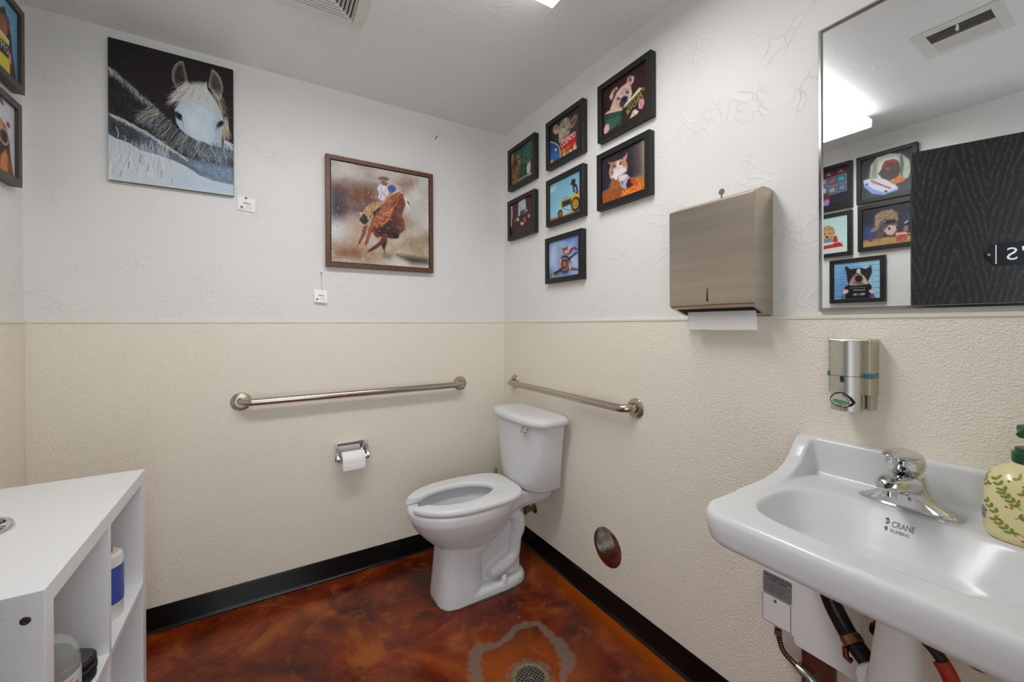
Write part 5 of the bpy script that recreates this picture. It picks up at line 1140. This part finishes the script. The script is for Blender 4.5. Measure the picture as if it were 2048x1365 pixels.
MB().tube(spline([(-.15, -1.946, .588), (-.152, -1.957, .572), (-.150, -1.966, .545), (-.147, -1.969, .530)], 5), .0135, 12).build('red_tag', mat('red_label', (184, 56, 36), .5, var=.25, vscale=90), rl)

# ------------------------------------------------------------------ toilet (faces -x, tank on the right wall)
TY = -.430
toi = thing('toilet', 'white floor-mounted toilet with open-front seat in the corner', 'toilet', (-.42, TY, 0))
def egg(z, xf, xb, hw, e=2.2, n=56, nose=.0):
    c, a = (xf+xb)/2, abs(xb-xf)/2; out = []
    for x, y in sellipse(0, 0, 1, 1, e, n): out.append((c+a*x, TY+hw*y*(1+nose*x), z))
    return out
def toilet_body():
    m = MB()
    m.rings([egg(.235, -.585, -.31, .085), egg(.25, -.61, -.30, .105), egg(.275, -.645, -.28, .128), egg(.305, -.675, -.26, .148), egg(.34, -.705, -.24, .166), egg(.375, -.727, -.225, .179), egg(.395, -.738, -.215, .184), egg(.425, -.742, -.20, .185), egg(.438, -.736, -.205, .180)])
    m.rings([egg(0, -.628, -.405, .112, 3.2), egg(.03, -.626, -.408, .109, 3.2), egg(.12, -.617, -.412, .102, 3.2), egg(.20, -.610, -.415, .099, 3.2), egg(.27, -.606, -.415, .099, 3)])
    m.rings([egg(0, -.60, -.168, .112, 3.4), egg(.028, -.60, -.170, .110, 3.4), egg(.042, -.59, -.178, .100, 3.2)])
    m.box(-.46, -.200, TY-.052, TY+.052, 0, .40)
    m.rings([[(x, TY+y, z) for x, y in ((-.30, -.145*k_), (-.30, .145*k_), (-.20, .105*k_), (-.03, .095*k_), (-.03, -.095*k_), (-.20, -.105*k_))] for z, k_ in ((.355, .75), (.385, .95), (.436, 1))])
    tr = spline([(-.455, 0, .215), (-.425, 0, .228), (-.385, 0, .270), (-.345, 0, .318), (-.300, 0, .342), (-.250, 0, .338), (-.222, 0, .305), (-.218, 0, .255), (-.232, 0, .215), (-.236, 0, .175), (-.250, 0, .130), (-.295, 0, .105), (-.345, 0, .090), (-.375, 0, .072)], 5)
    nt = len(tr); rr = [.033+.003*math.sin(i*.25) for i in range(nt)]
    for s_ in (-1, 1):
        m.tube([(p.x, TY+s_*(.064-.05*max(0, 1-i/4)-.05*max(0, 1-(nt-1-i)/4)), p.z) for i, p in enumerate(tr)], rr, 16)
    cut = MB()
    cut.rings([egg(.47, -.69, -.30, .135), egg(.43, -.69, -.30, .135), egg(.40, -.685, -.31, .132), egg(.34, -.655, -.34, .108), egg(.28, -.60, -.38, .075), egg(.25, -.56, -.42, .045)])
    return fuse(m, .004, 8, [cut], 'bowl')
link('bowl', shift_mesh(toilet_body(), toi.location), M['porc'], toi, True, angle=80)
MB().rings([egg(.287, -.585, -.395, .072), egg(.288, -.58, -.40, .070)]).build('water', mat('water', (150, 158, 160), .03, spec=.6), toi)
# open-front seat
def seat_ring(z, grow):
    out, inn = [], []
    for i in range(61):
        t_ = math.radians(165-330*i/60); c, s_ = math.cos(t_), math.sin(t_)     # angle 180 is the front (-x)
        e = 2.1 if c < 0 else 4.2
        out.append((-.4775+(.2675+grow)*math.copysign(abs(c)**(2/e), c), TY+(.187+grow)*math.copysign(abs(s_)**(2/e), s_)*(1-.10*max(0, c)), z))
    for i in range(61):
        t_ = math.radians(-154+308*i/60); c, s_ = math.cos(t_), math.sin(t_)
        inn.append((-.508+(.176-grow)*c, TY+(.102-grow)*s_, z))
    return out+inn
def sq_rear(r): return r
MB().rings([sq_rear(seat_ring(.4415, -.003)), sq_rear(seat_ring(.446, 0)), sq_rear(seat_ring(.459, 0)), sq_rear(seat_ring(.466, -.006)), sq_rear(seat_ring(.4675, -.014))]).build('seat', M['seat'], toi, True, angle=60)
for y in (TY-.07, TY+.07): MB().tube([(-.235, y-.022, .452), (-.235, y+.022, .452)], .012, 14).build('hinge', M['seat'], toi)
def trg(z, xf, xb, hw, e=4.5, n=64):
    out = []
    for x, y in sellipse(0, 0, 1, 1, e, n):
        xx = (xf+xb)/2+abs(xb-xf)/2*x
        if x < 0: xx -= .022*(1-y*y)*(-x)
        out.append((xx, TY+hw*y, z))
    return out
MB().rings([trg(.440, -.165, -.03, .160), trg(.446, -.180, -.022, .178), trg(.458, -.187, -.018, .188), trg(.60, -.193, -.016, .200), trg(.765, -.198, -.014, .222), trg(.772, -.198, -.014, .222)]).build('tank', M['porc'], toi, True, angle=60)
MB().rings([trg(.768, -.199, -.010, .226), trg(.770, -.211, -.006, .240), trg(.776, -.214, -.005, .243), trg(.790, -.214, -.005, .243), trg(.799, -.208, -.008, .238), trg(.8045, -.196, -.014, .226), trg(.8075, -.165, -.03, .19), trg(.8085, -.12, -.06, .10)]).build('tank_lid', M['porc'], toi, True, angle=60)
fl = (-.2115, TY-.118, .742)
MB().lathe([(0, 0), (.017, 0), (.017, .005), (.011, .012), (0, .013)], fl, (-1,-.12,0), 24).build('lever_boss', M['chrome'], toi)
MB().tube([(-.222, TY-.118, .742), (-.230, TY-.124, .744), (-.234, TY-.145, .754), (-.232, TY-.170, .764)], [.007, .0085, .008, .0095], 12).build('flush_lever', M['chrome'], toi)
MB().lathe([(.016, 0), (.016, .006), (.0135, .022), (.009, .029), (0, .031)], (-.312, TY-.094, .038), 'z', 24).build('bolt_cap', M['seat'], toi)
MB().lathe([(.016, 0), (.016, .006), (.0135, .022), (.009, .029), (0, .031)], (-.312, TY+.094, .038), 'z', 24).build('bolt_cap', M['seat'], toi)
m = MB(); m.rings([egg(.0005, -.634, -.162, .118, 3.2), egg(.004, -.631, -.165, .115, 3.2)]); m.build('caulk_line', mat('grey_caulk', (74, 62, 54), .8), toi)
tv = thing('toilet_valve', 'bronze-toned shutoff valve on the wall behind the toilet', 'valve', (-PT, -.325, .235))
M['bronzev'] = mat('bronze_valve', (138, 116, 96), .3, metal=.9)
MB().lathe([(0, 0), (.028, 0), (.026, .004), (.012, .008), (.011, .045), (0, .045)], (-PT, -.325, .235), (-1,0,0), 24).build('escutcheon', M['bronzev'], tv)
MB().tube([(-.045, -.325, .225), (-.045, -.325, .275)], .010, 14).build('body', M['bronzev'], tv)
MB().rings([[(x, -.325+y, .235+z) for y, z in sellipse(0, 0, .012, .022, 2.2, 20)] for x in (-.055, -.068)]).build('handle', M['bronzev'], tv)
MB().tube(spline([(-.045, -.325, .275), (-.046, -.330, .32), (-.065, -.335, .36), (-.085, -.325, .40), (-.085, -.315, .44)], 6), .0055, 10).build('supply_hose', mat('grey_hose', (120, 112, 104), .4, metal=.5), tv)

tb = thing('toilet_brush', 'toilet brush with green handle tip standing behind the toilet', 'brush', (-.125, -.105, 0))
MB().lathe([(0, 0), (.045, 0), (.047, .01), (.040, .11), (.036, .112), (0, .112)], (-.125, -.105, 0), 'z', 28).build('holder', M['white'], tb)
MB().lathe([(.006, .112), (.006, .33), (.008, .35)], (-.125, -.105, 0), 'z', 14).build('handle', M['white'], tb)
MB().lathe([(.007, .345), (.010, .355), (.011, .40), (.008, .414), (.0, .417)], (-.125, -.105, 0), 'z', 16).build('grip', mat('lime_green', (124, 160, 52), .4), tb)

# ------------------------------------------------------------------ white cube shelf
ks = thing('cube_shelf', 'white four-cube open shelf unit against the left wall', 'shelf', (-1.817, -.745, 0))
kx0, kx1, ky0, ky1, kz, th, ti = -2.004, -1.622, -1.114, -.375, .77, .038, .016
MB().box(kx0, kx1, ky0, ky1, kz-th, kz).build('top_panel', M['cab'], ks, False, .001)
MB().box(kx0, kx1, ky0, ky1, 0, th).build('bottom_panel', M['cab'], ks, False, .001)
MB().box(kx0, kx1, ky0, ky0+th, th, kz-th).build('side_panel', M['cab'], ks, False, .0008)
MB().box(kx0, kx1, ky1-th, ky1, th, kz-th).build('side_panel', M['cab'], ks, False, .0008)
ym = (ky0+ky1)/2; zs = .398
MB().box(kx0+.002, kx1, ym-ti/2, ym+ti/2, th, kz-th).build('divider', M['cab'], ks, False, .0005)
MB().box(kx0+.002, kx1, ky0+th, ym-ti/2, zs-ti/2, zs+ti/2).build('shelf_board', M['cab'], ks, False, .0005)
MB().box(kx0+.002, kx1, ym+ti/2, ky1-th, zs-ti/2, zs+ti/2).build('shelf_board', M['cab'], ks, False, .0005)
MB().lathe([(0, 0), (.0075, 0), (.007, .0012), (.003, .0014), (.0025, .0006), (0, .0006)], (-1.646, ky0, .722), (0,-1,0), 20).build('screw', mat('dark_steel', (110, 104, 98), .35, metal=.9), ks)
gr = thing('metal_tin', 'small round polished metal ring dish on the white shelf top', 'dish', (-1.845, -.735, kz))
MB().lathe([(0, .002), (.034, .002), (.038, .004), (.040, .016), (.044, .019), (.050, .016), (.055, .007), (.056, 0), (0, 0)], (-1.846, -.742, kz), 'z', 40).build('ring', M['chrome'], gr)
MB().lathe([(0, .0022), (.0375, .0022), (.0375, .0034), (0, .0034)], (-1.846, -.742, kz), 'z', 32).build('center_plate', mat('dark_metal', (70, 62, 56), .3, metal=.8), gr)

SZ = zs+ti/2
cnr = thing('wipes_canister', 'white canister with blue label and red cap on the shelf', 'canister', (-1.685, -.565, SZ))
MB().lathe([(0, 0), (.047, 0), (.049, .004), (.049, .165), (.046, .178), (.038, .185), (0, .186)], (-1.685, -.565, SZ), 'z', 40).build('body', mat('soft_white', (226, 226, 224), .35), cnr)
MB().lathe([(.0492, .045), (.0496, .045), (.0496, .150), (.0492, .150)], (-1.685, -.565, SZ), 'z', 40).build('blue_label', mat('blue_label', (72, 92, 178), .35, var=.15, vscale=25), cnr)
MB().lathe([(0, .184), (.030, .184), (.030, .193), (.026, .196), (0, .196)], (-1.690, -.565, SZ), 'z', 32).build('red_cap', mat('red_plastic', (186, 40, 34), .35), cnr)

jb = thing('clear_bottle', 'clear plastic jug with blue and orange label in the near cube', 'bottle', (-1.695, -.945, SZ))
k = N('clear_plastic'); k.b.inputs['Base Color'].default_value = (.96, .97, .97, 1); k.b.inputs['Alpha'].default_value = .24; k.b.inputs['Roughness'].default_value = .05
JX, JY = -1.683, -.935
MB().lathe([(0, 0), (.054, 0), (.057, .005), (.057, .110), (.053, .138), (.044, .158), (.030, .171), (.016, .177), (0, .178)], (JX, JY, SZ), 'z', 40).build('jug', k.m, jb)
MB().lathe([(.030, .118), (.0515, .118), (.0505, .128), (.043, .139), (.030, .139)], (JX, JY, SZ), 'z', 32).build('dark_ring', mat('smoke_grey', (46, 50, 56), .25), jb)  # dark ring set inside the jug just below its shoulder, not a lid
def jl(a0, a1, z0, z1, m, name, o=.0006, sl=0.):
    n = 10; v0 = []; v1 = []
    for i in range(n+1):
        an = math.radians(a0+(a1-a0)*i/n); r = .057+o; x, y = JX+r*math.cos(an), JY+r*math.sin(an); z_ = SZ+sl*(i/n)
        v0.append((x, y, z_+z0)); v1.append((x, y, z_+z1))
    mb = MB(); mb.add(v0+v1, [(i, i+1, n+2+i, n+1+i) for i in range(n)]); return mb.build(name, m, jb, True)
jl(-150, 30, .006, .100, mat('pale_label', (214, 214, 214), .4), 'paper_label')
jl(-110, -10, .050, .078, mat('orange_print', (206, 110, 64), .4), 'orange_band', .0009); jl(-110, -14, .053, .074, mat('blue_print', (40, 74, 160), .4), 'blue_band', .0012)
jl(-150, 20, .034, .038, mat('violet_print', (96, 104, 180), .4), 'blue_line', .0009); jl(-150, -20, .088, .090, bpy.data.materials['orange_print'], 'orange_line', .0009)
for ch, an in (('e', -52), ('a', -38), ('n', -24)):
    a_ = math.radians(an); r_ = .0585; text('lettering', ch, .022, (JX+r_*math.cos(a_), JY+r_*math.sin(a_), SZ+.058), (-math.sin(a_), math.cos(a_), 0), (0,0,1), M['inkwhite'], jb, 'CENTER', .0002)
pd = thing('black_scrubber', 'round black ribbed scrubber behind the clear jug in the shelf', 'scrubber', (-1.672, -.828, SZ))
for i, (z, r) in enumerate(((0, .046), (.018, .0475), (.036, .046))):
    MB().lathe([(0, 0), (r-.004, 0), (r, .004), (r, .013), (r-.005, .0175), (0, .0175)], (-1.674, -.828, SZ+z), 'z', 36).build('layer', mat('black_pad_%d' % i, (22, 22, 24), .5, var=.4, vscale=160, bump=.6, bscale=260), pd)
m = MB()
for i in range(9):
    o = -.034+i*.0085; L = math.sqrt(.040**2-o*o); m.obox((-1.674, -.828, SZ+.0535), (.8, .6, 0), (-.6, .8, 0), (0,0,1), (-L, L), (o, o+.002), (0, .0016))
m.build('ridge_lines', mat('grey_ridge', (120, 122, 126), .4), pd, False)
